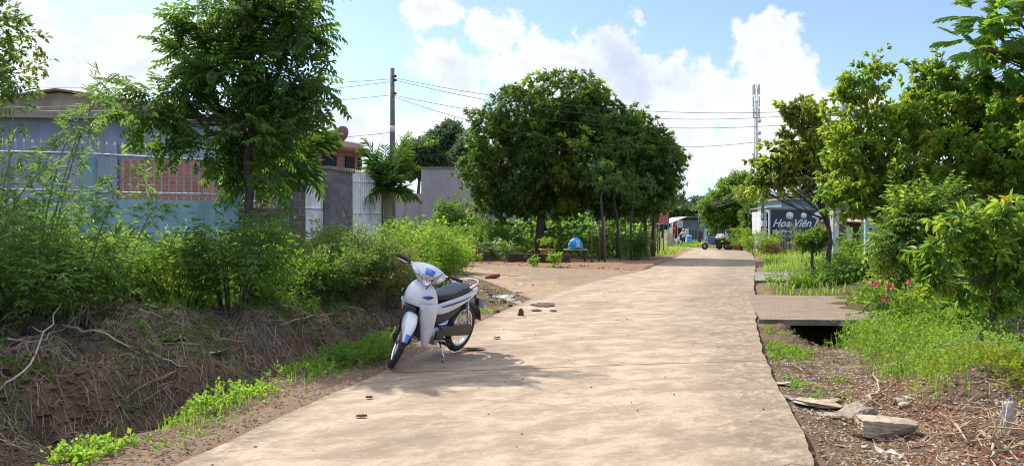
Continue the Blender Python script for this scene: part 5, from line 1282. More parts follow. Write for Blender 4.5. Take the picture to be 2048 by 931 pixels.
for k in range(26):
    px, py = g_.uniform(955,1090), g_.uniform(562,640)
    if (px-950)/140 + (py-560)/90 > 1.15: continue
    s = g_.uniform(.05,.16); rk(px,py,(s,s*.8,s*.5),LF,[M_GREYRK,M_TANRK,M_HUSK][k%3],g_.uniform(0,3),0,.12,.5,.3,name='rubble_fragment',group='fragments in the side road dirt heap',sub=2)
rk(1040,592,(.30,.22,.16),'rounded tan stone on the side road dirt heap',M_TANRK,.4,.1,.1,.3)
def husk(px, py):
    x,y,z = onground(px,py); root = empty('coconut_husk',(x,y,z),label='dark brown split husk standing on the road near the motorbike',cat='husk')
    mb = MB(); rock(mb,(0,0,.045),(.20,.16,.09),g_,0,.2,boxy=.2); mb.build('lower_husk',M_HUSK,root)
    mb = MB(); rock(mb,(.02,0,.13),(.11,.10,.13),g_,0,.2,boxy=.2); mb.build('upper_husk',M_HUSK,root)
husk(1040,641)
def flat(px, py, w_, d_, label, mtl, name='mud_patch', cat='mud patch', h=.012, group=None, rz=0):
    x,y,z = onground(px,py); mb = MB(); n = 18; ring = [(w_/2*math.cos(a)*g_.uniform(.65,1.1), d_/2*math.sin(a)*g_.uniform(.65,1.1)) for a in np.linspace(0,2*PI,n,endpoint=False)]
    V = [(a,b_,0) for a,b_ in ring]+[(a*.7,b_*.7,h*g_.uniform(.6,1.2)) for a,b_ in ring]+[(0,0,h)]
    mb.add(V,[[i,(i+1)%n,n+(i+1)%n,n+i] for i in range(n)]+[[n+i,n+(i+1)%n,2*n] for i in range(n)]); z = max(z, .0) if name=='mud_patch' else z
    return mb.build(name, mtl, None, loc=(x,y,z+.014 if name=='mud_patch' else z), label=label, cat=cat, group=group, rz=rz)
for px,py,w_,d_,lb in ((1088,619,.52,.75,'largest dark mud smear right of the brown husk'),(1072,631,.2,.24,'small dark mud spot below the largest smear'),(1106,632,.16,.2,'small mud spot on the right of the smear'),
    (945,714,.34,.14,'dark flat patch beside the motorbike'),(738,818,.07,.05,'tiny dung spot near the left road edge'),(722,857,.10,.05,'flat dung spot at the lower left of the road'),(994,690,.1,.1,'small spot right of the motorbike rear wheel')):
    flat(px,py,w_,d_,lb,M_HUSK)
LL = 'scrap of pale plastic or paper litter'
def scrap(px, py, s, label, rz=0, mtl=M_LITTER, ln=2.2):
    x,y,z = onground(px,py); mb = MB(); gq = H(int(px),int(py))
    mb.grid([[(a*s*ln*.5+gq.normal(0,s*.06), b_*s*.5+gq.normal(0,s*.06), s*.12+gq.normal(0,s*.13)) for b_ in (-1,-.3,.3,1)] for a in (-1,-.5,0,.5,1)], smooth=False)
    mb.build('litter_scrap', mtl, None, loc=(x,y,z+.01), rz=rz, label=label, cat='litter', solid=.004)
scrap(1567,772,.10,'white scrap on the right road edge, topmost',-.4); scrap(1590,802,.08,'white scrap below the topmost one at the right edge',-.2)
scrap(1612,815,.09,'pale shard-like litter near the flat tan slab',-.3); scrap(1782,919,.13,'white litter square at the lower right corner verge',.2,ln=1.2)
scrap(1004,566,.30,'white plastic litter atop the side road dirt heap'); scrap(1044,575,.26,'pale litter right of the dirt heap top'); scrap(1010,596,.26,'long white scrap low on the dirt heap',.5); scrap(1018,606,.2,'small white scrap lowest on the dirt heap')
scrap(1385,430,.2,'x') if False else None
scrap(345,690,.14,'pale torn paper on the ditch bank',.5); scrap(432,712,.16,'grey-white rag on the ditch bank',1.1); scrap(310,622,.1,'pale scrap at the top of the ditch bank')
x,y,z = onground(985,562)
root = empty('sack', (x,y,z), rz=.3, label='crumpled dull red sack lying at the top of the dirt heap', cat='sack')
mb = MB(); rows = []
for i in range(12):
    f = i/11; r = .17*math.sin(min(1,f*1.3+.12)*PI/1.3)**.5*(1 if f<.8 else 1-(f-.8)*1.5); rows.append([(-.36+.72*f, r*math.cos(a)*(1+.12*math.sin(a*3+i)), .15+.12*f+r*.8*math.sin(a)*(1+.15*math.sin(a*4+i*1.3))) for a in np.linspace(0,2*PI,18,endpoint=False)])
mb.v = []; mb.f = []; mb.mi = []; mb.sm = []; mb.n = 0; mb.grid([[(a*.62,b*.62,c_*.62) for a,b,c_ in r_] for r_ in rows], closed=True, cap=True); mb.build('bag', mat('dull_red_cloth',(.26,.06,.045),.8,c2=(.16,.04,.035),nscale=12,bump=.4), root, subsurf=1)
# ---------------------------------------------------------------- trees and plants
def lb(d, *ls, ry=None):
    """crown lobes given as (column, row, half width, half height) seen at distance d -> world ellipsoids"""
    k = d/1547; out = []
    for i, l in enumerate(ls):
        px, py, rx, rz = l[:4]; dy = l[4] if len(l) > 4 else 0
        out.append((at(px,d), d+dy, zat(py,d), rx*k, (rx+rz)*.5*k*(ry or 1), rz*k))
    return out
def bp(px, d): x = at(px,d); return (x, d, gz(x,d))
tree('tree', bp(490,11), (at(505,11),11,zat(250,11)), .085,
     lb(11,(480,40,95,60),(590,55,65,55),(385,115,62,60,.3),(475,150,120,75),(355,190,45,36,-.3),(600,150,62,60),(612,215,50,36),(500,260,110,65),(430,300,60,50),(365,300,28,26,-.4),(520,345,45,36),(540,0,80,30),(300,232,60,16,-.3)),
     'tall dark leafy tree standing in the bank bushes by the blue fence', seed=11, nclump=172, per=9, csize=.18, shell=.3, L=.105, W=.048, n=12, T=.30, spikes=50, spikel=.4,
     mtl=L_DARK, mtl2=L_BRIGHT, frac2=.13, kids=9, stem=.003, bark=BARK_D)
tree('mango_tree', bp(1078,37), (at(1085,37),37,zat(395,37)), .26,
     lb(37,(1128,205,82,62),(1055,235,85,65),(985,285,60,62),(1150,310,125,95),(1050,330,110,90),(962,345,40,50),(1195,370,80,50),(1095,385,105,38),(1010,395,60,34),(1180,240,60,55)),
     'big round dark mango tree with the thick trunk behind the brick bed', seed=21, nclump=560, per=16, csize=.58, shell=.45, kind='whorl', L=.27, W=.075, n=11, T=.45,
     mtl=L_MANGO, mtl2=L_YEL, frac2=.10, six=False, kids=7, droop=.35)
tree('mango_tree', bp(1295,38), (at(1288,38),38,zat(440,38)), .14,
     lb(38,(1262,315,66,75),(1312,330,48,62),(1285,378,68,44),(1222,395,42,40),(1340,318,14,24),(1255,255,36,36),(1325,365,26,34),(1255,405,34,34)),
     'lower dark mango tree overhanging the main road edge', seed=22, nclump=400, per=14, csize=.52, shell=.35, kind='whorl', L=.25, W=.07, n=11, T=.45,
     mtl=L_MANGO, mtl2=L_MID, frac2=.08, six=False, kids=7, droop=.35)
for k,(px,r,d,h) in enumerate(((1090,.12,38.5,380),(1205,.06,33,350),(1235,.06,36,350),(1262,.05,34,370),(1306,.09,39,380))):
    b_ = bp(px,d); mb = MB(); g_ = H(k,40); zt = zat(h,d)-b_[2]
    mb.tube([(0,0,-.2),(g_.normal(0,.1),0,zt*.4),(g_.normal(0,.2),0,zt*.75),(g_.normal(0,.35),g_.normal(0,.3),zt)],[r*1.3,r,r*.8,r*.4],7)
    root = empty('young_tree', b_, label='thin-stemmed young tree %s under the mango canopy' % ('right behind the thick mango trunk','nearest the blue bag','third stem right of the blue bag','by the row of stakes','close to the red board')[k], cat='tree')
    mb.build('trunk', BARK_D, root); P,D,C,li = crown_pts([(0,0,zt,.9,.9,.7)], 12, 9, g_, .5, .3); v,f = scatter('whorl',P,D,g_,.22,.065,9,.4,six=False); fastmesh('crown',v,f,L_MANGO,parent=root)
# background trees
def bgtree(px, py, rx, rz, d, label, mtl=L_FAR, seed=1, n=90, L=.4, mt2=None, name='tree', grp=None, sub=None):
    ls = sub or [(px,py,rx,rz),(px-rx*.5,py+rz*.35,rx*.6,rz*.6),(px+rx*.5,py+rz*.3,rx*.6,rz*.65),(px,py-rz*.3,rx*.6,rz*.6)]
    b_ = bp(px,d); return tree(name, b_, (b_[0],d,zat(py+rz*.6,d)), .22, lb(d,*ls), label, seed=seed, nclump=n, per=12, csize=rx*d/1547*.28, shell=.4, kind='round', L=L, W=L*.5, n=8, T=L*1.6, mtl=mtl, mtl2=mt2 or L_MID, frac2=.2, six=False, kids=4, group=grp)
bgtree(895,290,42,42,72,'hazy tree standing left of the big mango behind the lilac building',seed=51,n=110,L=.42)
bgtree(838,315,38,32,70,'lower hazy tree behind the palm and the lilac building',seed=52,n=90,L=.42)
bgtree(800,330,22,20,74,'small far tree just right of the palm crown',seed=53,n=40,L=.4)
bgtree(940,330,36,50,68,'tree between the lilac building and the big mango',seed=54,n=80,L=.4)
bgtree(1467,412,56,56,76,'round bright green tree over the barred wall at the bend',L_MID,seed=55,n=230,L=.30,mt2=L_BRIGHT,sub=[(1470,405,50,52),(1440,425,36,38),(1495,420,38,46),(1478,378,34,28)])
bgtree(1515,440,34,34,70,'dark tree behind the meter pole at the bend',L_DARK,seed=56,n=80,L=.28)
LG = 'far tree in the pale tree line beyond the corrugated shed'
for k,(px,py,rx,rz,d) in enumerate(((1325,428,26,18,150),(1352,420,24,22,155),(1378,430,22,16,150),(1400,422,24,20,160),(1425,425,26,20,150),(1450,428,26,18,165),(1300,432,26,18,160),(1270,430,30,20,165),(1240,432,30,20,160))):
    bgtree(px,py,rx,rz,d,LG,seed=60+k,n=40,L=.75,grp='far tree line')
LG2 = 'distant tree closing the view behind the buildings'
for k,(px,py,rx,rz,d) in enumerate(((1560,420,40,30,110),(1620,405,50,35,110),(1690,400,50,35,105),(1760,395,60,40,100),(1840,380,70,50,80),(1920,380,70,60,70),(2010,370,80,70,60),(-20,330,80,60,60),(60,330,70,50,60),(1180,420,60,30,100),(1100,425,60,30,100),(1020,425,60,32,98))):
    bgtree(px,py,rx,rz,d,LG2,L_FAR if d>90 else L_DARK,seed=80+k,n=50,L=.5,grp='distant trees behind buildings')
# right-hand trees
tree('tree', bp(1660,19.6), (at(1655,19.6),19.6,zat(440,19.6)), .075,
     lb(19.6,(1560,318,36,26),(1605,285,34,30),(1538,356,30,14),(1596,340,42,24),(1600,232,24,12),(1650,320,32,36),(1640,270,20,24),(1512,372,16,8)),
     'multi-stemmed tree with sparse yellowing leaves over the navy sign', seed=31, spikes=22, spikel=.5, nclump=90, per=8, csize=.28, shell=.3, kind='whorl', L=.16, W=.075, n=8, T=.34,
     mtl=L_OLIVE, mtl2=L_YEL, frac2=.5, kids=9, bark=BARK_D, r1=.045, droop=.3)
for k,(px,px2,py2,r) in enumerate(((1645,1612,330,.045),(1672,1655,300,.05),(1658,1700,370,.03))):
    pass
tree('tree', bp(1800,14.6), (at(1795,14.5),14.6,zat(430,14.6)), .12,
     lb(14.6,(1722,172,46,34),(1795,262,90,70),(1722,320,60,70),(1880,222,95,78),(1975,250,90,95,-.6),(1850,335,100,70,-.8),(1785,390,70,55),(1950,350,90,70,-1.2),(2035,300,70,105),(1690,300,34,46),(1690,212,26,16),(1860,165,50,34),(1700,395,46,26)),
     'wide yellow-green flowering tree filling the right side above the gate', seed=32, spikes=70, spikel=.5, nclump=410, per=11, csize=.26, shell=.3, kind='whorl', L=.115, W=.042, n=11, T=.26,
     mtl=L_YEL, mtl2=L_BRIGHT, frac2=.35, kids=9, bark=BARK_P, droop=.3, flowers=(L_YFLOW,10,.09))
tree('tree', bp(1850,12.6), (at(1850,12.6),12.6,zat(480,12.6)), .05,
     lb(12.6,(1830,440,44,40),(1880,420,44,40),(1800,490,34,34),(1890,500,40,34)),
     'dark green bushy tree below the yellow-green crown', seed=33, nclump=110, per=9, csize=.22, shell=.3, kind='pinnate', L=.095, W=.042, n=10, T=.3, mtl=L_DARK, mtl2=L_YEL, frac2=.25, kids=5)
tree('shrub', bp(1992,8.0), (at(1985,8.0),8.0,zat(540,8.0)), .045,
     lb(8.0,(1925,450,38,26),(2005,425,40,22),(1890,500,30,28),(1975,510,50,36),(2050,490,34,50),(1945,565,42,26),(2025,575,36,28),(1870,545,26,24)),
     'broad-leaved shrub with yellow trumpet flowers at the right edge', cat='shrub', seed=34, nclump=66, per=7, csize=.16, shell=.2, kind='whorl', L=.115, W=.045, n=7, T=.17,
     mtl=L_MID, mtl2=L_YEL, frac2=.4, kids=6, droop=.3, flowers=(L_YFLOW,7,.06))
# breadfruit tree with lobed leaves
def breadfruit():
    rng = H(35); base = bp(2190,13.6); root = empty('breadfruit_tree', base, label='breadfruit tree with huge lobed leaves at the top right corner', cat='tree')
    lobes = [tuple(np.array(l[:3])-np.array(base))+l[3:] for l in lb(13.6,(1975,95,52,50),(2035,45,90,60),(2070,150,90,60),(1975,45,46,26),(2090,80,120,120),(2025,205,50,22))]
    P,D,C,li = crown_pts(lobes, 85, 3, rng, .35, .5)
    mb = MB(); limbs(mb,(0,0,-.2),(-.2,0,3.4),.14,lobes,C,li,rng,6); mb.build('trunk',BARK,root)
    n = len(P); D = norm(D+rng.normal(0,.2,(n,3))-np.array([0,.35,.15])); N0 = np.tile([0,-.55,1.],(n,1))+rng.normal(0,.25,(n,3)); S = norm(np.cross(N0,D)); N = norm(np.cross(D,S)); L0 = rng.uniform(.32,.52,n)
    parts = [leaves6(P,D,N,L0,L0*.30,.1,.2)]
    for t_ in (.12,.3,.48,.66):
        for s in (-1,1):
            B_ = P+D*(L0*t_)[:,None]-N*(L0*.2*t_**2)[:,None]; DD = D*.75+S*s*.85
            l_ = L0*(.50-.28*abs(t_-.35)*1.6); parts.append(leaves6(B_,DD,N,l_,L0*.20,.06,.2))
    v,f,_ = merge(parts); fastmesh('crown',v,f,leafmat('leaf_breadfruit',(.06,.15,.02),(.10,.2,.03),(.36,.58,.04),.5,.3),parent=root)
breadfruit()
# far left overhanging tree
tree('tree', bp(-420,9.6), (at(-260,9.6),9.6,zat(250,9.6)), .12,
     lb(9.6,(-20,60,58,60),(5,130,44,44),(-10,190,40,26),(-120,80,110,110),(-200,20,150,120)), 'tree reaching in from the top left corner', seed=36, nclump=150, per=9, csize=.25, shell=.3, kind='round', L=.075, W=.04, n=9, T=.2, mtl=L_OLIVE, mtl2=L_MID, frac2=.3, kids=7)
# little blossom tree
tree('crape_myrtle', bp(1622,19.9), (at(1625,19.9),19.9,zat(500,19.9)), .06, lb(19.9,(1625,474,24,16),(1604,480,14,9),(1645,474,14,10),(1625,490,22,9)),
     'small straight tree topped with purple blossom in front of the shop', seed=37, nclump=38, per=8, csize=.15, shell=.3, kind='round', L=.08, W=.045, n=8, T=.15, mtl=L_MID, mtl2=L_DARK, frac2=.5, kids=4, flowers=(L_PURPLE,90,.035), bark=BARK)
tree('crape_myrtle', bp(1500,52), (at(1497,52),52,zat(430,52)), .05, lb(52,(1492,392,18,14),(1480,385,10,8)),
     'wispy crape myrtle with pink blossom left of the meter pole', seed=38, nclump=26, per=8, csize=.3, shell=.3, kind='round', L=.14, W=.07, n=7, T=.3, mtl=L_YEL, mtl2=L_MID, frac2=.4, kids=3, flowers=(L_PURPLE,70,.08), six=False)
# round shrub by the meter pole
shrub('shrub', bp(1517,44), 1.15,.9,1.6,'yellow-green rounded shrub around the meter pole',seed=41,mtl=L_YEL,mtl2=L_BRIGHT,frac2=.4,nsp=330,L=.12,W=.05,T=.3,nst=14,six=False,stem=.006)

# palms
def palm(px, d, pyc, tr, n, L, label, seed=1, up=.9, name='palm_tree', mtl=None, dirs=None, trunkmat=None):
    rng = H(seed); b_ = bp(px,d); zc = zat(pyc,d)-b_[2]; root = empty(name, b_, label=label, cat='palm')
    mb = MB(); mb.tube([(0,0,-.2),(0,0,.15),(.02,0,zc*.5),(0,0,zc*.85),(0,0,zc)],[tr*1.4,tr*1.15,tr,tr*1.05,tr*.5],12); mb.build('trunk', trunkmat or M_PTR, root)
    st = MB(); parts = []
    for k in range(n):
        a = k*2.4+rng.normal(0,.15) if dirs is None else dirs[k%len(dirs)]+rng.normal(0,.25)
        u = rng.uniform(up-.55,up+.25)*(1 if k < n*.75 else .4); h = np.array([math.cos(a),math.sin(a),0]); l_ = L*rng.uniform(.8,1.1)
        t_ = np.linspace(0,1,9)[:,None]; hor = h*(t_*(.55+.25*(1-u))+t_**2*.25)*l_
        Q = np.array([0,0,zc-.05])+hor+np.array([0,0,1.])*(u*t_*1.05-(.35+.55*(1.1-u))*t_**2.4)*l_
        st.tube(Q, np.linspace(.022,.005,9)*L, 5, cap=False)
        m_ = 30; tt = np.linspace(.10,1,m_); 
        for s in (-1,1):
            B_ = np.stack([np.interp(tt,t_[:,0],Q[:,i]) for i in range(3)],-1); Tg = norm(np.gradient(B_,axis=0)); Sd = norm(np.cross(Tg,np.tile([0,0,1.],(m_,1)))+1e-6)*s
            Nn = norm(np.cross(Sd*s,Tg)); DD = Tg*.7+Sd*(1.0-.45*tt[:,None])-Nn*rng.uniform(-.45,.45,(m_,1))+rng.normal(0,.06,(m_,3))+np.array([0,0,-.12])
            ll = l_*.46*np.sin(np.clip(tt*1.15+.12,0,1.27)/1.27*PI*.86+.25)*rng.uniform(.85,1.1,m_)+.04
            parts.append(leaves6(B_,DD,Nn,ll,np.full(m_,.032*L),.25,.22))
    st.build('frond_stem', L_PALM, root); v,f,_ = merge(parts); fastmesh('fronds', v, f, mtl or L_PALM, parent=root)
M_PTR = mat('palm_trunk_green', (.13,.19,.06), .6, c2=(.20,.22,.11), nscale=4, c3=(.16,.13,.09), n3=3)
palm(775,20.5,380,.115,22,.98,'stubby areca palm beside the end post of the white fence',seed=5,up=1.3)
palm(566,14.6,330,.10,13,1.2,'areca palm half hidden behind the tall tree near the gate',seed=7,up=.75)
palm(1497,58,462,.05,6,1.5,'tiny palm with drooping frond by the ochre pot',seed=8,up=.4)
# bamboo
def bamboo(px, d, label, seed, tips, n=26, dens=520, rx=.9, h=1.8):
    rng = H(seed,5); b_ = bp(px,d); root = empty('bamboo_clump', b_, label=label, cat='bamboo'); mb = MB(); Ps = []; Ds = []; q = np.linspace(0,1,12)[:,None]
    ends = [ (at(tx_,d+dy)-b_[0], dy, zat(ty_,d+dy)-b_[2]) for tx_,ty_,dy in tips]
    for k in range(n):
        a = rng.uniform(0,2*PI); r = rx*math.sqrt(rng.random()); ends.append((r*math.cos(a),r*math.sin(a),h*rng.uniform(.45,1.05)))
    for k, e in enumerate(ends):
        e = np.array(e); s0 = np.array([rng.normal(0,.15),rng.normal(0,.15),-.1]); md = s0*.5+e*.5; md[2] = e[2]*.95
        Q = s0*(1-q)**2+2*md*q*(1-q)+e*q**2; mb.tube(Q, np.linspace(.014,.0025,12)*(1 if k < len(tips) else .6), 5, cap=False)
        m_ = int(40 if k < len(tips) else dens/n); tt = rng.uniform(.3 if k>=len(tips) else .35,1,m_); B_ = np.stack([np.interp(tt,q[:,0],Q[:,i]) for i in range(3)],-1)
        side = rng.normal(0,1,(m_,3))*[1,1,.45]; spread = .22 if k >= len(tips) else .13
        Ps.append(B_+norm(side)*rng.uniform(0,spread,(m_,1))); Ds.append(norm(side+np.array([0,0,.25])))
    P = np.concatenate(Ps); D = np.concatenate(Ds); P[:,2] = np.maximum(P[:,2],.05)
    mb.build('culms', mat('bamboo_culm',(.18,.22,.07),.6,c2=(.25,.2,.1)), root); v,f = scatter('blade',P,D,rng,.125,.016,9,.16,droop=.12,stem=.0018); fastmesh('foliage',v,f,L_BAMBOO,parent=root)
bamboo(60,9.2,'tall bamboo clump with thin arching culms at the left edge',1,[(238,150,.2),(215,185,0),(40,170,.3),(160,250,0)],n=26,dens=430,rx=.9,h=1.35)
bamboo(-70,8.0,'bamboo clump cut by the left frame edge',2,[(30,300,0),(110,330,0)],n=24,dens=480,rx=.9,h=1.3)
bamboo(150,8.7,'lower bushy bamboo clump at the top of the ditch bank',3,[(270,340,0)],n=24,dens=480,rx=.75,h=.85)
bamboo(225,9.6,'pale feathery bamboo clump before the blue wall',4,[(330,400,0)],n=16,dens=260,rx=.6,h=.8)
# bushes on the bank, left to right
B_ = [
 (40,7.6,.9,.6,.95,'dark leafy bush at the lower left under the bamboo',L_MID,L_DARK,.5,'pinnate',.075,.03,420,.28),
 (190,10.9,.7,.5,1.0,'bright broad-leaved bush left of the blue wall',L_BRIGHT,L_MID,.4,'pinnate',.12,.055,330,.4),
 (300,10.6,.75,.6,1.05,'fine yellow-green weed thicket before the blue wall',L_YEL,L_OLIVE,.4,'round',.05,.02,520,.22),
 (355,9.9,.65,.5,.85,'low yellow-green thicket left of the dark sapling',L_YEL,L_BRIGHT,.4,'round',.045,.02,480,.2),
 (465,9.6,.62,.55,1.05,'dark sapling with long leaf rows on the bank top',L_DARK,L_MID,.25,'pinnate',.085,.038,330,.34),
 (545,11.0,.7,.6,.95,'bright green weed bush right of the dark sapling',L_BRIGHT,L_MID,.4,'round',.06,.028,460,.24),
 (630,11.8,.8,.6,1.0,'small-leaved green bush below the white gate',L_MID,L_OLIVE,.4,'round',.045,.022,620,.22),
 (655,11.0,.55,.5,.7,'dark tangle of small leaves on the bank slope',L_DARK,L_OLIVE,.35,'round',.04,.02,420,.2),
 (715,12.4,.8,.6,.95,'olive weed bush in front of the palm',L_OLIVE,L_MID,.5,'round',.05,.02,560,.22),
 (770,12.9,.7,.6,.95,'rusty and green weed bush behind the motorbike handlebar',L_OLIVE,L_DRY,.3,'round',.05,.02,520,.22),
 (735,11.9,.5,.4,.55,'low dark green creeper mass above the ditch end',L_MID,L_DARK,.4,'round',.045,.022,420,.2),
 (838,14.0,.55,.5,1.25,'upright narrow-leaved weed behind the motorbike',L_MID,L_BRIGHT,.4,'pinnate',.10,.028,330,.26),
 (872,15.5,.5,.5,1.0,'leafy green bush at the side road corner',L_BRIGHT,L_MID,.5,'round',.07,.03,380,.26),
 (800,14.6,.7,.5,1.15,'tall pale green bush right of the palm trunk',L_BRIGHT,L_YEL,.4,'round',.06,.028,420,.26),
 (430,12.4,.8,.6,.75,'grassy bush at the foot of the blue wall',L_OLIVE,L_BRIGHT,.4,'round',.05,.02,420,.24),
 (560,13.6,1.0,.6,.9,'weedy bush at the foot of the brown stone pillar',L_BRIGHT,L_DRY,.15,'round',.06,.026,520,.26),
 (680,14.6,1.0,.6,1.05,'weedy bush with dry tops before the dark stone pillar',L_OLIVE,L_YEL,.4,'round',.055,.022,560,.28),
]
for k,(px,d,rx,ry,h,lab,m1,m2,f2,kd,L_,W_,ns,T_) in enumerate(B_):
    if k == 4: d = 9.95; h = 1.25; ns = 420
    while k != 4 and d < 13 and sdist(LE,np.array([at(px,d)]),np.array([d]))[0]*bsc(d) < 3.85+ry*.5: d += .1
    shrub('shrub', bp(px,d), rx,ry,h,lab,seed=100+k,mtl=m1,mtl2=m2,frac2=f2,kind=kd,L=L_,W=W_,nsp=ns,T=T_,nst=16,stem=.0022)
# plants between side road and mangoes
B2 = [(820,27,1.1,.9,1.5,'bright bush left of the block planter',L_BRIGHT,L_CASS),(865,30,1.3,.9,1.6,'second bright bush behind the block planter',L_CASS,L_BRIGHT),(915,35,1.2,.9,1.5,'leafy green mass above the block planter',L_CASS,L_MID),
      (962,35.5,1.3,.9,1.7,'leafy green mass right of the block planter top',L_MID,L_CASS),(895,24.5,.8,.7,.9,'yellow-green bush at the far corner of the side road',L_YEL,L_BRIGHT)]
for k,(px,d,rx,ry,h,lab,m1,m2) in enumerate(B2): shrub('shrub', bp(px,d), rx,ry,h,lab,seed=140+k,mtl=m1,mtl2=m2,frac2=.4,nsp=360,L=.13,W=.05,T=.35,nst=16,six=False,stem=.006)
shrub('shrub', bp(840,24), .75,.7,1.5,'dark rounded bush with yellowing leaves right of the palm trunk',seed=149,mtl=L_OLIVE,mtl2=L_YEL,frac2=.3,nsp=330,L=.1,W=.045,T=.26,nst=14,six=False,stem=.005)
shrub('shrub', bp(992,32.6), .75,.5,.8,'low dark glossy plant between planter and brick bed',seed=150,mtl=L_DARK,mtl2=L_MID,frac2=.3,kind='pinnate',nsp=170,L=.2,W=.06,T=.4,nst=12,six=False)
shrub('shrub', bp(915,40), 1.2,.9,2.6,'dark green broad bush at the foot of the lilac building',seed=151,mtl=L_DARK,mtl2=L_MID,frac2=.4,nsp=420,L=.2,W=.08,T=.45,nst=18,six=False)
shrub('potted_seedling', bp(1068,29.3), .14,.12,.42,'small seedling on the dirt before the brick bed, left one',cat='plant',seed=152,mtl=L_BRIGHT,mtl2=L_MID,frac2=.4,nsp=22,L=.12,W=.05,T=.12,nst=3,six=False)
shrub('seedling', bp(1108,28.6), .2,.16,.55,'taller seedling on the dirt before the brick bed, right one',cat='plant',seed=153,mtl=L_BRIGHT,mtl2=L_LIME,frac2=.4,nsp=36,L=.13,W=.055,T=.14,nst=4,six=False)
shrub('shrub', bp(1268,33), .45,.35,1.5,'dark leafy shrub tied among the stakes',seed=154,mtl=L_DARK,mtl2=L_OLIVE,frac2=.3,nsp=220,L=.14,W=.05,T=.26,nst=8,six=False)
# cassava rows: four plants built, the others copied
protos = []
for k in range(4):
    r_ = shrub('cassava_plant', (0,0,0), .75,.75,[1.6,1.85,1.4,1.7][k], 'cassava plant in the dense bright green plot behind the mangoes', cat='crop plant', group='cassava plants in the plot', seed=160+k, mtl=L_CASS, mtl2=[L_BRIGHT,L_MID,L_CASS,L_YEL][k], frac2=.3, kind='palmate', nsp=75, L=.19,W=.055,n=14,T=.34,nst=6,six=False,stem=.008,up=1.1)
    protos.append(r_)
g_ = H(170); spots = []
for _ in range(4000):
    y = g_.uniform(36,56); x = g_.uniform(-7,11)
    a_ = np.array([x]); b_ = np.array([y])
    if -sdist(SB,a_,b_)[0] < 2.2 or sdist(LE,a_,b_)[0] < 2.2: continue
    if any((x-u)**2+(y-v)**2 < 1.15 for u,v in spots): continue
    spots.append((x,y))
spots.sort(key=lambda s: s[1]); spots = spots[:120]
for k,(x,y) in enumerate(spots):
    o = protos[k] if k < 4 else copy_tree(protos[k%4]); o.location = (x,y,gz(x,y)); o.rotation_euler = (0,0,g_.uniform(0,6.28)); s = g_.uniform(.8,1.12); o.scale = (s,s,s)
# right side bushes
B3 = [(1640,20.3,.45,.4,.42,'leafy clump at the foot of the purple blossom tree',L_MID,L_BRIGHT,'round',.10,.045,220,.24),
      (1700,20.8,.6,.5,.6,'bright leafy bush between the cabinet and the gate frame',L_BRIGHT,L_MID,'round',.10,.045,330,.28),
      (1700,18.6,.7,.5,.55,'broad-leaved dark plant behind the brick driveway',L_DARK,L_MID,'pinnate',.13,.05,230,.3),
      (1715,25.5,.5,.5,1.1,'clump of arching bright grass beside the gate frame',L_BRIGHT,L_LIME,'blade',.3,.02,160,.3),
      (1590,18.8,.6,.3,.3,'low creeping greens on the verge before the tree',L_BRIGHT,L_LIME,'round',.06,.03,220,.2),
      (1830,14.2,.8,.6,1.2,'pale narrow-leaved bush behind the pink flowers',L_MID,L_YEL,'pinnate',.10,.035,420,.3),
      (1900,11.6,.9,.6,1.0,'dense green bush behind the right shrub',L_MID,L_DARK,'pinnate',.11,.045,420,.3),
      (1875,10.2,.5,.4,.45,'fern-like plant right of the pink flowers',L_MID,L_BRIGHT,'pinnate',.06,.018,150,.36),
      (2040,8.8,.7,.5,1.2,'pale thin-leaved bush at the right frame edge',L_MID,L_BRIGHT,'pinnate',.07,.022,420,.24),
      (1940,9.0,.5,.4,.5,'low leafy plant under the yellow-flowered shrub',L_BRIGHT,L_MID,'round',.09,.045,180,.2)]
for k,(px,d,rx,ry,h,lab,m1,m2,kd,L_,W_,ns,T_) in enumerate(B3):
    shrub('shrub', bp(px,d), rx,ry,h,lab,seed=200+k,mtl=m1,mtl2=m2,frac2=.4,kind=kd,L=L_,W=W_,nsp=ns,T=T_,nst=12,stem=.003)
shrub('flowering_shrub', (5.45,10.6,.08), .75,.4,.58,'shrub with bright pink flowers beside the driveway culvert',seed=220,mtl=L_MID,mtl2=L_YEL,frac2=.35,kind='round',nsp=260,L=.075,W=.03,T=.22,nst=14,flowers=(L_PINK,16,.06),stem=.004)
shrub('flowering_plant', (at(1580,43),43,drop(43)), 1.4,.5,.6,'row of pinkish potted blossoms in front of the shop',cat='plant',seed=221,mtl=L_OLIVE,mtl2=leafmat('blossom_salmon',(.5,.15,.13),(.6,.25,.2),(.8,.4,.3)),frac2=.5,nsp=240,L=.09,W=.05,T=.2,nst=12,six=False)
shrub('shrub', bp(1580,45.5), .9,.4,1.5,'grey-leaved spiky plant before the shop railing',seed=222,mtl=leafmat('leaf_grey',(.12,.15,.12),(.2,.22,.18),(.3,.35,.25)),kind='blade',nsp=130,L=.4,W=.03,T=.3,nst=10,six=False)

# ---------------------------------------------------------------- ground cover
g_ = H(300)
def area(n, x0,x1,y0,y1, f):
    X = g_.uniform(x0,x1,n); Y = g_.uniform(y0,y1,n); k = g_.random(n) < f(X,Y); return X[k], Y[k]
SLf = lambda X,Y: sdist(LE,X,Y)
SPf = lambda X,Y: sdist(LE,X,Y)*bsc(Y)
SRf = lambda X,Y: -sdist(RE,X,Y)
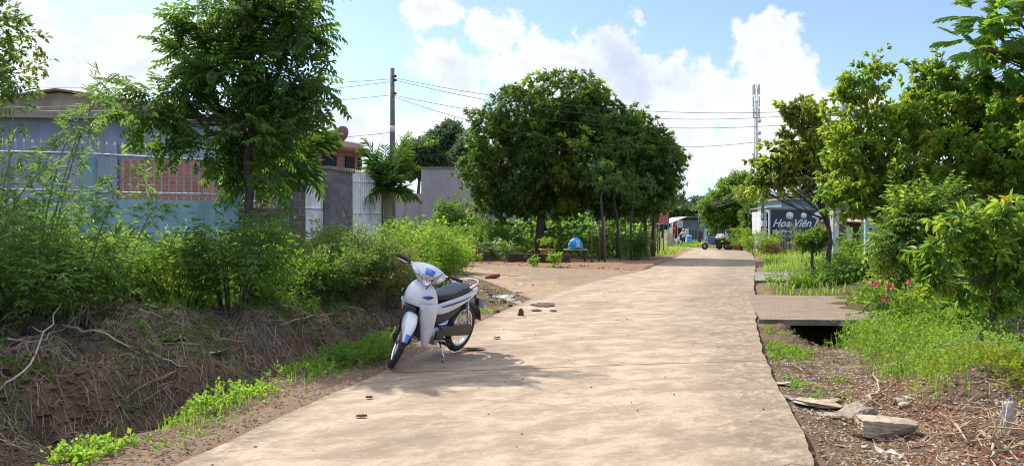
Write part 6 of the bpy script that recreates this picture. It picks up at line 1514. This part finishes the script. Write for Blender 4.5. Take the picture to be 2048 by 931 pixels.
# lime creeping weeds on the left verge
f = lambda X,Y: ((ss(.35,.6,SPf(X,Y))*ss(1.5,1.15,SPf(X,Y)))*ss(.0,.22,fbm(X,Y,1.9,3,31))*ss(10.6,9.8,Y)).clip(0,1)
X,Y = area(22000,-5,-.6,3.2,11,f); P = np.stack([X,Y,terrain(X,Y)+g_.uniform(.0,.10,len(X))*(.3+1.4*(fbm(X,Y,3.,2,35)+.5).clip(0,1))],-1)
v,fq = scatter('round',P,norm(np.stack([g_.normal(size=len(X)),g_.normal(size=len(X)),np.full(len(X),.9)],-1)),g_,.033,.026,5,.055,droop=.15,stem=.0011)
tag(fastmesh('verge_weeds',v,fq,[L_LIME,L_BRIGHT],(np.random.default_rng(4).random(len(v)//6//5+1)<.35).astype(int).repeat(1)[np.clip(fq[:,0]//30,0,len(v)//30)] if True else None),'bright lime creeping weeds between the ditch and the road','weeds',kind='stuff')
X,Y = area(9000,-5,-.6,3.2,13,lambda X,Y: (ss(.2,.5,SLf(X,Y))*ss(1.7,1.2,SLf(X,Y))*ss(0,.2,fbm(X,Y,1.1,3,36))).clip(0,1))
grass('verge_grass',X,Y,g_,.17,.006,L_BRIGHT,'thin green grass blades along the ditch edge')
X,Y = area(6000,-8,-1,3.2,13,lambda X,Y: ((SPf(X,Y)>1.3)*ss(.02,.25,fbm(X,Y,1.0,3,37))*ss(6.5,4.5,SPf(X,Y))*.6).clip(0,1))
grass('dry_grass',X,Y,g_,.16,.005,L_DRY,'dry straw-coloured grass on the ditch bank',lean=.9)
X,Y = area(17000,-8,-1,3.6,13.5,lambda X,Y: ((SPf(X,Y)>2.)*ss(2.0,3.8,SPf(X,Y))*ss(-.08,.14,fbm(X,Y,1.0,3,39))).clip(0,1))
P = np.stack([X,Y,terrain(X,Y)+g_.uniform(.0,.12,len(X))],-1); v,fq = scatter('round',P,norm(np.stack([g_.normal(size=len(X)),g_.normal(size=len(X)),np.full(len(X),.8)],-1)),g_,.045,.02,7,.12,stem=.0014)
tag(fastmesh('bank_weeds',v,fq,L_MID),'small weeds spilling over the crest of the ditch bank','weeds',kind='stuff')
X,Y = area(5000,-5,0,3.2,14,lambda X,Y: ((SPf(X,Y)>.12)*ss(1.3,.8,SPf(X,Y))*ss(.03,.2,fbm(X,Y,1.9,3,33))).clip(0,1))
P = np.stack([X,Y,terrain(X,Y)+g_.uniform(.0,.05,len(X))],-1); v,fq = scatter('round',P,norm(np.stack([g_.normal(size=len(X)),g_.normal(size=len(X)),np.full(len(X),.8)],-1)),g_,.03,.016,6,.06,stem=.001)
tag(fastmesh('verge_weeds',v,fq,L_BRIGHT),'tiny low weeds dotted over the left dirt verge','weeds',kind='stuff')
X,Y = area(9000,-5,0,3.2,14,lambda X,Y: ((SPf(X,Y)>.1)*ss(1.4,1.,SPf(X,Y))*ss(-.05,.2,fbm(X,Y,1.4,3,34))).clip(0,1))
grass('dry_grass',X,Y,g_,.13,.005,L_DRY,'short dry grass along the left road edge',lean=1.1)
# green tuft by the front wheel
X = g_.normal(-1.68,.2,900); Y = g_.normal(8.35,.32,900); k = SLf(X,Y) > .08; X,Y = X[k],Y[k]
P = np.stack([X,Y,terrain(X,Y)+g_.uniform(.01,.16,len(X))],-1); v,fq = scatter('round',P,norm(np.stack([g_.normal(size=len(X)),g_.normal(size=len(X)),np.full(len(X),1.)],-1)),g_,.04,.018,7,.08,stem=.0014)
tag(fastmesh('weed_tuft',v,fq,L_MID),'green weed tuft behind the motorbike front wheel','weeds',kind='stuff')
# straw, twigs and roots on the bank
def sticks(n, f, x0,x1,y0,y1, l0,l1, w_, name, label, mtl, lift=.05, ang=None, kind='stuff'):
    X,Y = area(n,x0,x1,y0,y1,f); m = len(X); a = g_.uniform(0,2*PI,m) if ang is None else g_.normal(ang,.5,m); l = g_.uniform(l0,l1,m)**1
    pts = []
    bend = g_.normal(0,.25,m)*l
    for t_ in (0,.5,1):
        x = X+np.cos(a)*l*(t_-.5)+np.sin(a)*bend*(1-abs(2*t_-1)); y = Y+np.sin(a)*l*(t_-.5)-np.cos(a)*bend*(1-abs(2*t_-1))
        pts.append(np.stack([x,y,terrain(x,y)+g_.uniform(.0,lift,m)],-1))
    w_ = w_*g_.uniform(.5,1.5,(m,1)); v,fq,_ = merge([stemquad(pts[0],pts[1],w_),stemquad(pts[1],pts[2],w_)])
    return tag(fastmesh(name,v,fq,mtl),label,'twigs',kind=kind)
bankf = lambda X,Y: ((SPf(X,Y)>1.5)*ss(6.3,4.6,SPf(X,Y))*ss(-.05,.2,fbm(X,Y,1.1,3,41))).clip(0,1)
sticks(36000,bankf,-9,-1,3,14,.05,.26,.0022,'dry_straw','mat of fine dry straw on the dark ditch bank',TWIG,.035)
sticks(2600,bankf,-9,-1,3,14,.2,.75,.004,'dry_twigs','tangle of dry brown twigs over the ditch bank',TWIG,.12)
M_STRAW = mat('pale_straw',(.42,.33,.21),.9,c2=(.28,.21,.13),nscale=5)
sticks(15000,lambda X,Y:((SPf(X,Y)>2)*np.maximum(ss(1.5,.2,np.hypot(X+4.0,Y-9.2)),.6*ss(1.3,.2,np.hypot(X+4.3,Y-7.2)))).clip(0,1),-7,-2,6,12,.06,.3,.0028,'pale_straw','pale straw heap on the crest of the ditch bank',M_STRAW,.09)
sticks(14000,lambda X,Y:(ss(.15,.5,SLf(X,Y))*ss(1.4,1.,SLf(X,Y))),-5,0,3,15,.04,.18,.0018,'verge_debris','fine dry stalks scattered on the dirt verge',TWIG,.02)
sticks(7000,lambda X,Y:(ss(.05,.4,SRf(X,Y))*ss(3.6,2.8,SRf(X,Y))*ss(-.1,.2,fbm(X,Y,.9,3,44))),1,7,3,11,.04,.3,.003,'dry_debris','dry stalks and leaf shreds on the right verge',TWIG,.05)
def branch(pts, r, label, mtl=TWIG):
    P = []; 
    for px,py,h in pts: x,y,z = onground(px,py); P.append((x,y,z+h))
    P = np.array(P); q = np.linspace(0,1,len(P)); tq = np.linspace(0,1,14); Q = np.stack([np.interp(tq,q,P[:,i]) for i in range(3)],-1)+g_.normal(0,.012,(14,3))
    c = Q[0].copy(); mb = MB(); mb.tube(Q-c,np.linspace(r,r*.35,14),6)
    for j in (4,7,10): 
        e = Q[j]-c+g_.normal(0,.13,3)+np.array([0,0,.06]); mb.tube([Q[j]-c,(Q[j]-c+e)/2+g_.normal(0,.02,3),e],[r*.5,r*.35,r*.15],5)
    mb.build('dead_branch',mtl,None,loc=tuple(c),label=label,cat='dead branch')
branch([(125,668,.06),(190,690,.1),(300,720,.05),(375,752,.03)],.017,'long pale dead branch slanting down the left bank')
branch([(275,642,.1),(330,655,.08),(430,685,.05),(500,700,.03)],.012,'thin straight stick on the bank crest')
branch([(0,800,.05),(60,750,.12),(110,700,.25),(140,640,.4)],.013,'crooked bare branch rising at the left frame edge')
branch([(20,745,.3),(60,710,.1),(130,680,.1),(200,640,.3)],.011,'grey twisting branch low at the left')
branch([(560,668,.1),(620,650,.08),(690,640,.1)],.010,'thin branch below the dark tangle of leaves')
branch([(310,770,.02),(360,780,.1),(300,800,.12),(240,812,.05)],.008,'curved bare stalk over the ditch',M_STRAW)
branch([(1895,690,.05),(1870,660,.15),(1900,620,.2),(1960,600,.2)],.012,'bare curving branch under the yellow-flowered shrub')
branch([(1960,870,.02),(1990,900,.03),(1975,925,.02)],.018,'pale split stalk at the lower right corner',M_STRAW)
branch([(1735,815,.03),(1760,790,.05),(1745,770,.12)],.014,'short stump-like stick behind the big concrete block')
# leaf litter
def litter(n, f, x0,x1,y0,y1, L_, name, label, mtl, lift=.03):
    X,Y = area(n,x0,x1,y0,y1,f); m = len(X); P = np.stack([X,Y,terrain(X,Y)+g_.uniform(.003,lift,m)],-1)
    D = np.stack([g_.normal(size=m),g_.normal(size=m),g_.normal(0,.25,m)],-1); N = np.stack([g_.normal(0,.4,m),g_.normal(0,.4,m),np.ones(m)],-1)
    l = L_*g_.uniform(.5,1.3,m); v,fq = leaves6(P,D,N,l,l*.45,.3,.15); return tag(fastmesh(name,v,fq,mtl),label,'leaf litter',kind='stuff')
litter(8500,lambda X,Y:(ss(-.08,.3,SRf(X,Y))*ss(3.4,2.4,SRf(X,Y))*ss(-.02,.25,fbm(X,Y,1.2,3,45))),1,7,3,12,.06,'leaf_litter','dry brown leaves on the right verge',L_DRY,.05)
litter(5000,lambda X,Y:(bankf(X,Y)*.6),-9,-1,3,14,.05,'leaf_litter','dry leaf scraps on the left ditch bank',L_DRY,.03)
litter(6000,lambda X,Y:(ss(.0,.3,SLf(X,Y))*ss(1.2,.8,SLf(X,Y))),-5,1,3,16,.04,'leaf_litter','small dry leaves on the left verge',L_DRY,.015)
litter(2600,lambda X,Y:(ss(.0,.3,SLf(X,Y))*(sdist(SA,X,Y)>0)*1.),-3,1.3,10,22,.07,'leaf_litter','dry leaves on the dirt heap beside the side road',L_DRY,.03)
litter(260,lambda X,Y:((SRf(X,Y)<0)&(SLf(X,Y)<0))*np.maximum(ss(-.5,0,SRf(X,Y)),ss(-.5,0,SLf(X,Y)))*.8+.03*((SRf(X,Y)<0)&(SLf(X,Y)<0)),-2,5,3.6,18,.035,'fallen_leaves','few dry leaves blown onto the road edges',L_DRY,.01)
bpy.data.objects['fallen_leaves'].location.z = .075
# pebbles
def pebbles(n, f, x0,x1,y0,y1, s0,s1, name, label, mtl, z=None):
    X,Y = area(n,x0,x1,y0,y1,f); m = len(X); Z = terrain(X,Y) if z is None else np.full(m,z)+drop(Y)
    o8 = np.array([(1,0,0),(-1,0,0),(0,1,0),(0,-1,0),(0,0,1),(0,0,-1)],float); s = g_.uniform(s0,s1,m)**1
    V = o8[None]*(s[:,None,None]*g_.uniform(.5,1.2,(m,6,1)))*np.array([1,1,.7]); a = g_.uniform(0,6.28,m); c_,s_ = np.cos(a),np.sin(a)
    V = np.stack([V[...,0]*c_[:,None]-V[...,1]*s_[:,None],V[...,0]*s_[:,None]+V[...,1]*c_[:,None],V[...,2]],-1)+np.stack([X,Y,Z+s*.2],-1)[:,None]
    T_ = np.array([[0,2,4],[2,1,4],[1,3,4],[3,0,4],[2,0,5],[1,2,5],[3,1,5],[0,3,5]]); F = (np.arange(m)*6)[:,None,None]+T_[None]
    return tag(fastmesh(name,V.reshape(-1,3),F.reshape(-1,3),mtl),label,'gravel',kind='stuff')
pebbles(34000,lambda X,Y:(ss(-.10,.15,SLf(X,Y))*ss(1.1,.7,SLf(X,Y))),-5,1,3,16,.004,.016,'gravel','fine gravel and clods on the left verge',M_GREYRK)
pebbles(26000,lambda X,Y:(ss(-.08,.2,SRf(X,Y))*ss(3.2,2.2,SRf(X,Y))),.8,7,3,10,.005,.022,'gravel','gravel and clods on the right verge',M_TANRK)
pebbles(9000,lambda X,Y:(SRf(X,Y)>.5)*ss(-.02,.2,fbm(X,Y,.9,3,21))*(Y<7.6),1.8,7,3,8,.006,.026,'red_soil_clods','crumbly reddish soil clods at the lower right',mat('red_clod',(.30,.13,.07),.95,c2=(.2,.085,.05),nscale=40))
pebbles(9000,lambda X,Y:((SLf(X,Y)>-.15)*(sdist(SA,X,Y)>-.5)*ss(2.2,1.2,sdist(SA,X,Y))*1.),-3,2,9.5,24,.008,.035,'gravel','dirt and gravel heap between the side road and the bike',M_TANRK)
pebbles(60000,lambda X,Y:((SPf(X,Y)>1.)*ss(6.5,5,SPf(X,Y))),-9,-1,3,14,.005,.034,'soil_clods','dark soil clods on the ditch bank',mat('dark_clod',(.17,.115,.075),.95,c2=(.10,.066,.045),nscale=40))
pebbles(5000,lambda X,Y:((SPf(X,Y)>1.2)*ss(6.5,5,SPf(X,Y))*ss(-.05,.2,fbm(X,Y,1.4,3,48))),-9,-1,3,14,.02,.075,'soil_clods','larger crumbled earth lumps on the ditch bank',SOIL)
pebbles(330,lambda X,Y:((SLf(X,Y)<-.05)&(SRf(X,Y)<-.05))*ss(.0,.3,fbm(X,Y,.6,3,50)+.1)*1.,-2,5,3,20,.004,.012,'road_grit','specks of grit on the concrete road',M_HUSK,.003)
pebbles(5200,lambda X,Y:((-sdist(SB,X,Y)>-.25)*ss(1.4,.3,-sdist(SB,X,Y))*(SLf(X,Y)>0)),-5,8,24,40,.015,.05,'dirt_crumbs','crumbled dark earth along the brick bed',mat('brown_clod',(.15,.09,.055),.95,c2=(.09,.055,.035),nscale=20))
# right weeds mound
wf = lambda X,Y: (ss(.8,1.3,SRf(X,Y))*ss(4.6,3.6,SRf(X,Y))*ss(5.4,6.5,Y+.7*fbm(X,Y,1.4,3,66))*ss(11.0,10.5,Y)).clip(0,1)
X,Y = area(8200,2.5,8,5.4,11.2,wf); P = np.stack([X,Y,terrain(X,Y)+g_.uniform(0,.30,len(X))*(.6+.9*(fbm(X,Y,1.3,2,60)+.5))],-1)
D = norm(np.stack([g_.normal(size=len(X)),g_.normal(size=len(X)),np.full(len(X),1.1)],-1)); sel = fbm(X,Y,1.1,3,61) > .02
v1,f1 = scatter('round',P[sel],D[sel],g_,.042,.022,8,.11,stem=.0016); v2,f2 = scatter('round',P[~sel],D[~sel],g_,.03,.012,9,.12,stem=.0016); v,fq,mi = merge([(v1,f1,0),(v2,f2,1)])
tag(fastmesh('weeds',v,fq,[L_BRIGHT,L_LIME],mi),'soft light green weeds covering the right verge','weeds',kind='stuff')
X,Y = area(11000,2.5,8,5.4,11,wf); grass('grass',X,Y,g_,.27,.005,L_BRIGHT,'fine green grass among the right verge weeds')
X,Y = area(4200,2.5,8,5.2,11,lambda X,Y: wf(X,Y)*ss(-.05,.2,fbm(X,Y,1.5,3,67))); grass('dry_grass',X,Y,g_,.32,.005,L_DRY,'dry stems standing among the right verge weeds',lean=.8)
X,Y = area(6500,3.0,6,5,7.6,lambda X,Y:(ss(1.1,.75,np.hypot((X-4.35)/.95,(Y-6.2)/.7)+.6*fbm(X,Y,1.6,3,62))))
P = np.stack([X,Y,terrain(X,Y)+g_.uniform(0,.12,len(X))],-1); v,fq = scatter('blade',P,norm(np.stack([g_.normal(size=len(X)),g_.normal(size=len(X)),np.full(len(X),1.4)],-1)),g_,.05,.007,8,.09,stem=.0015)
tag(fastmesh('yellow_ground_cover',v,fq,leafmat('leaf_yellowish',(.22,.26,.03),(.32,.30,.04),(.6,.7,.06),.45)),'yellow-green feathery ground cover at the lower right','ground cover',kind='stuff')
X,Y = area(15000,1.8,5,4.5,12.5,lambda X,Y:(ss(.06,.2,SRf(X,Y))*ss(1.3,.7,SRf(X,Y))*ss(.0,.2,fbm(X,Y,1.5,3,64))*ss(6.0,8.4,Y)))
P = np.stack([X,Y,terrain(X,Y)+g_.uniform(0,.06,len(X))],-1); v,fq = scatter('round',P,norm(np.stack([g_.normal(size=len(X)),g_.normal(size=len(X)),np.full(len(X),1.)],-1)),g_,.028,.018,6,.05)
tag(fastmesh('edge_greens',v,fq,L_BRIGHT),'low green creepers hugging the right road edge','ground cover',kind='stuff')
# root heap on the right
sticks(1500,lambda X,Y:ss(.9,.2,np.hypot(X-4.7,Y-7.3)),3.5,6,6,8.6,.15,.6,.006,'dry_root_heap','heap of dry roots below the yellow-flowered shrub',TWIG,.22)
sticks(420,lambda X,Y:ss(.5,.1,np.hypot(X-3.25,Y-5.0)),2.5,4,4.3,5.8,.1,.45,.006,'dry_husk_heap','dry husks and stalks beside the big concrete block',M_STRAW,.14)
# roadside grass further along
X,Y = area(52000,5,24,16.5,62,lambda X,Y:((~inslab(X,Y))*ss(.05,.5,SRf(X,Y))*ss(7.5,5.5,SRf(X,Y))*(.35+.65*ss(-.2,.2,fbm(X,Y,.5,3,70)))))
grass('roadside_grass',X,Y,g_,.26,.022,L_LIME,'sunlit yellow-green grass along the right side of the road',lean=.6)
X,Y = area(16000,3,18,40,80,lambda X,Y:(ss(.1,.5,SLf(X,Y))*ss(5,3,SLf(X,Y))*.8)); grass('roadside_grass',X,Y,g_,.28,.03,L_YEL,'grass verge left of the road at the bend',lean=.6)
X,Y = area(9000,10,34,82,90,lambda X,Y:(ss(.1,.5,SRf(X,Y)))); grass('roadside_grass',X,Y,g_,.35,.05,L_LIME,'grass strip below the barred wall',lean=.6)
X,Y = area(1800,-6,1,14,26,lambda X,Y:((sdist(SA,X,Y)>.3)*ss(1.6,.6,sdist(SA,X,Y)))); grass('roadside_grass',X,Y,g_,.2,.01,L_OLIVE,'sparse weeds on the near edge of the side road',lean=.6)
X,Y = area(12000,-12,-2.2,10.5,24,lambda X,Y:((SPf(X,Y)>4.9)*(sdist(SA,X,Y)>.8)*1.)); P = np.stack([X,Y,terrain(X,Y)+g_.uniform(0,.35,len(X))],-1)
v,fq = scatter('round',P,norm(np.stack([g_.normal(size=len(X)),g_.normal(size=len(X)),np.full(len(X),1.)],-1)),g_,.06,.026,7,.2,six=False); tag(fastmesh('undergrowth',v,fq,L_MID),'dense green undergrowth between the bushes on the left','undergrowth',kind='stuff')
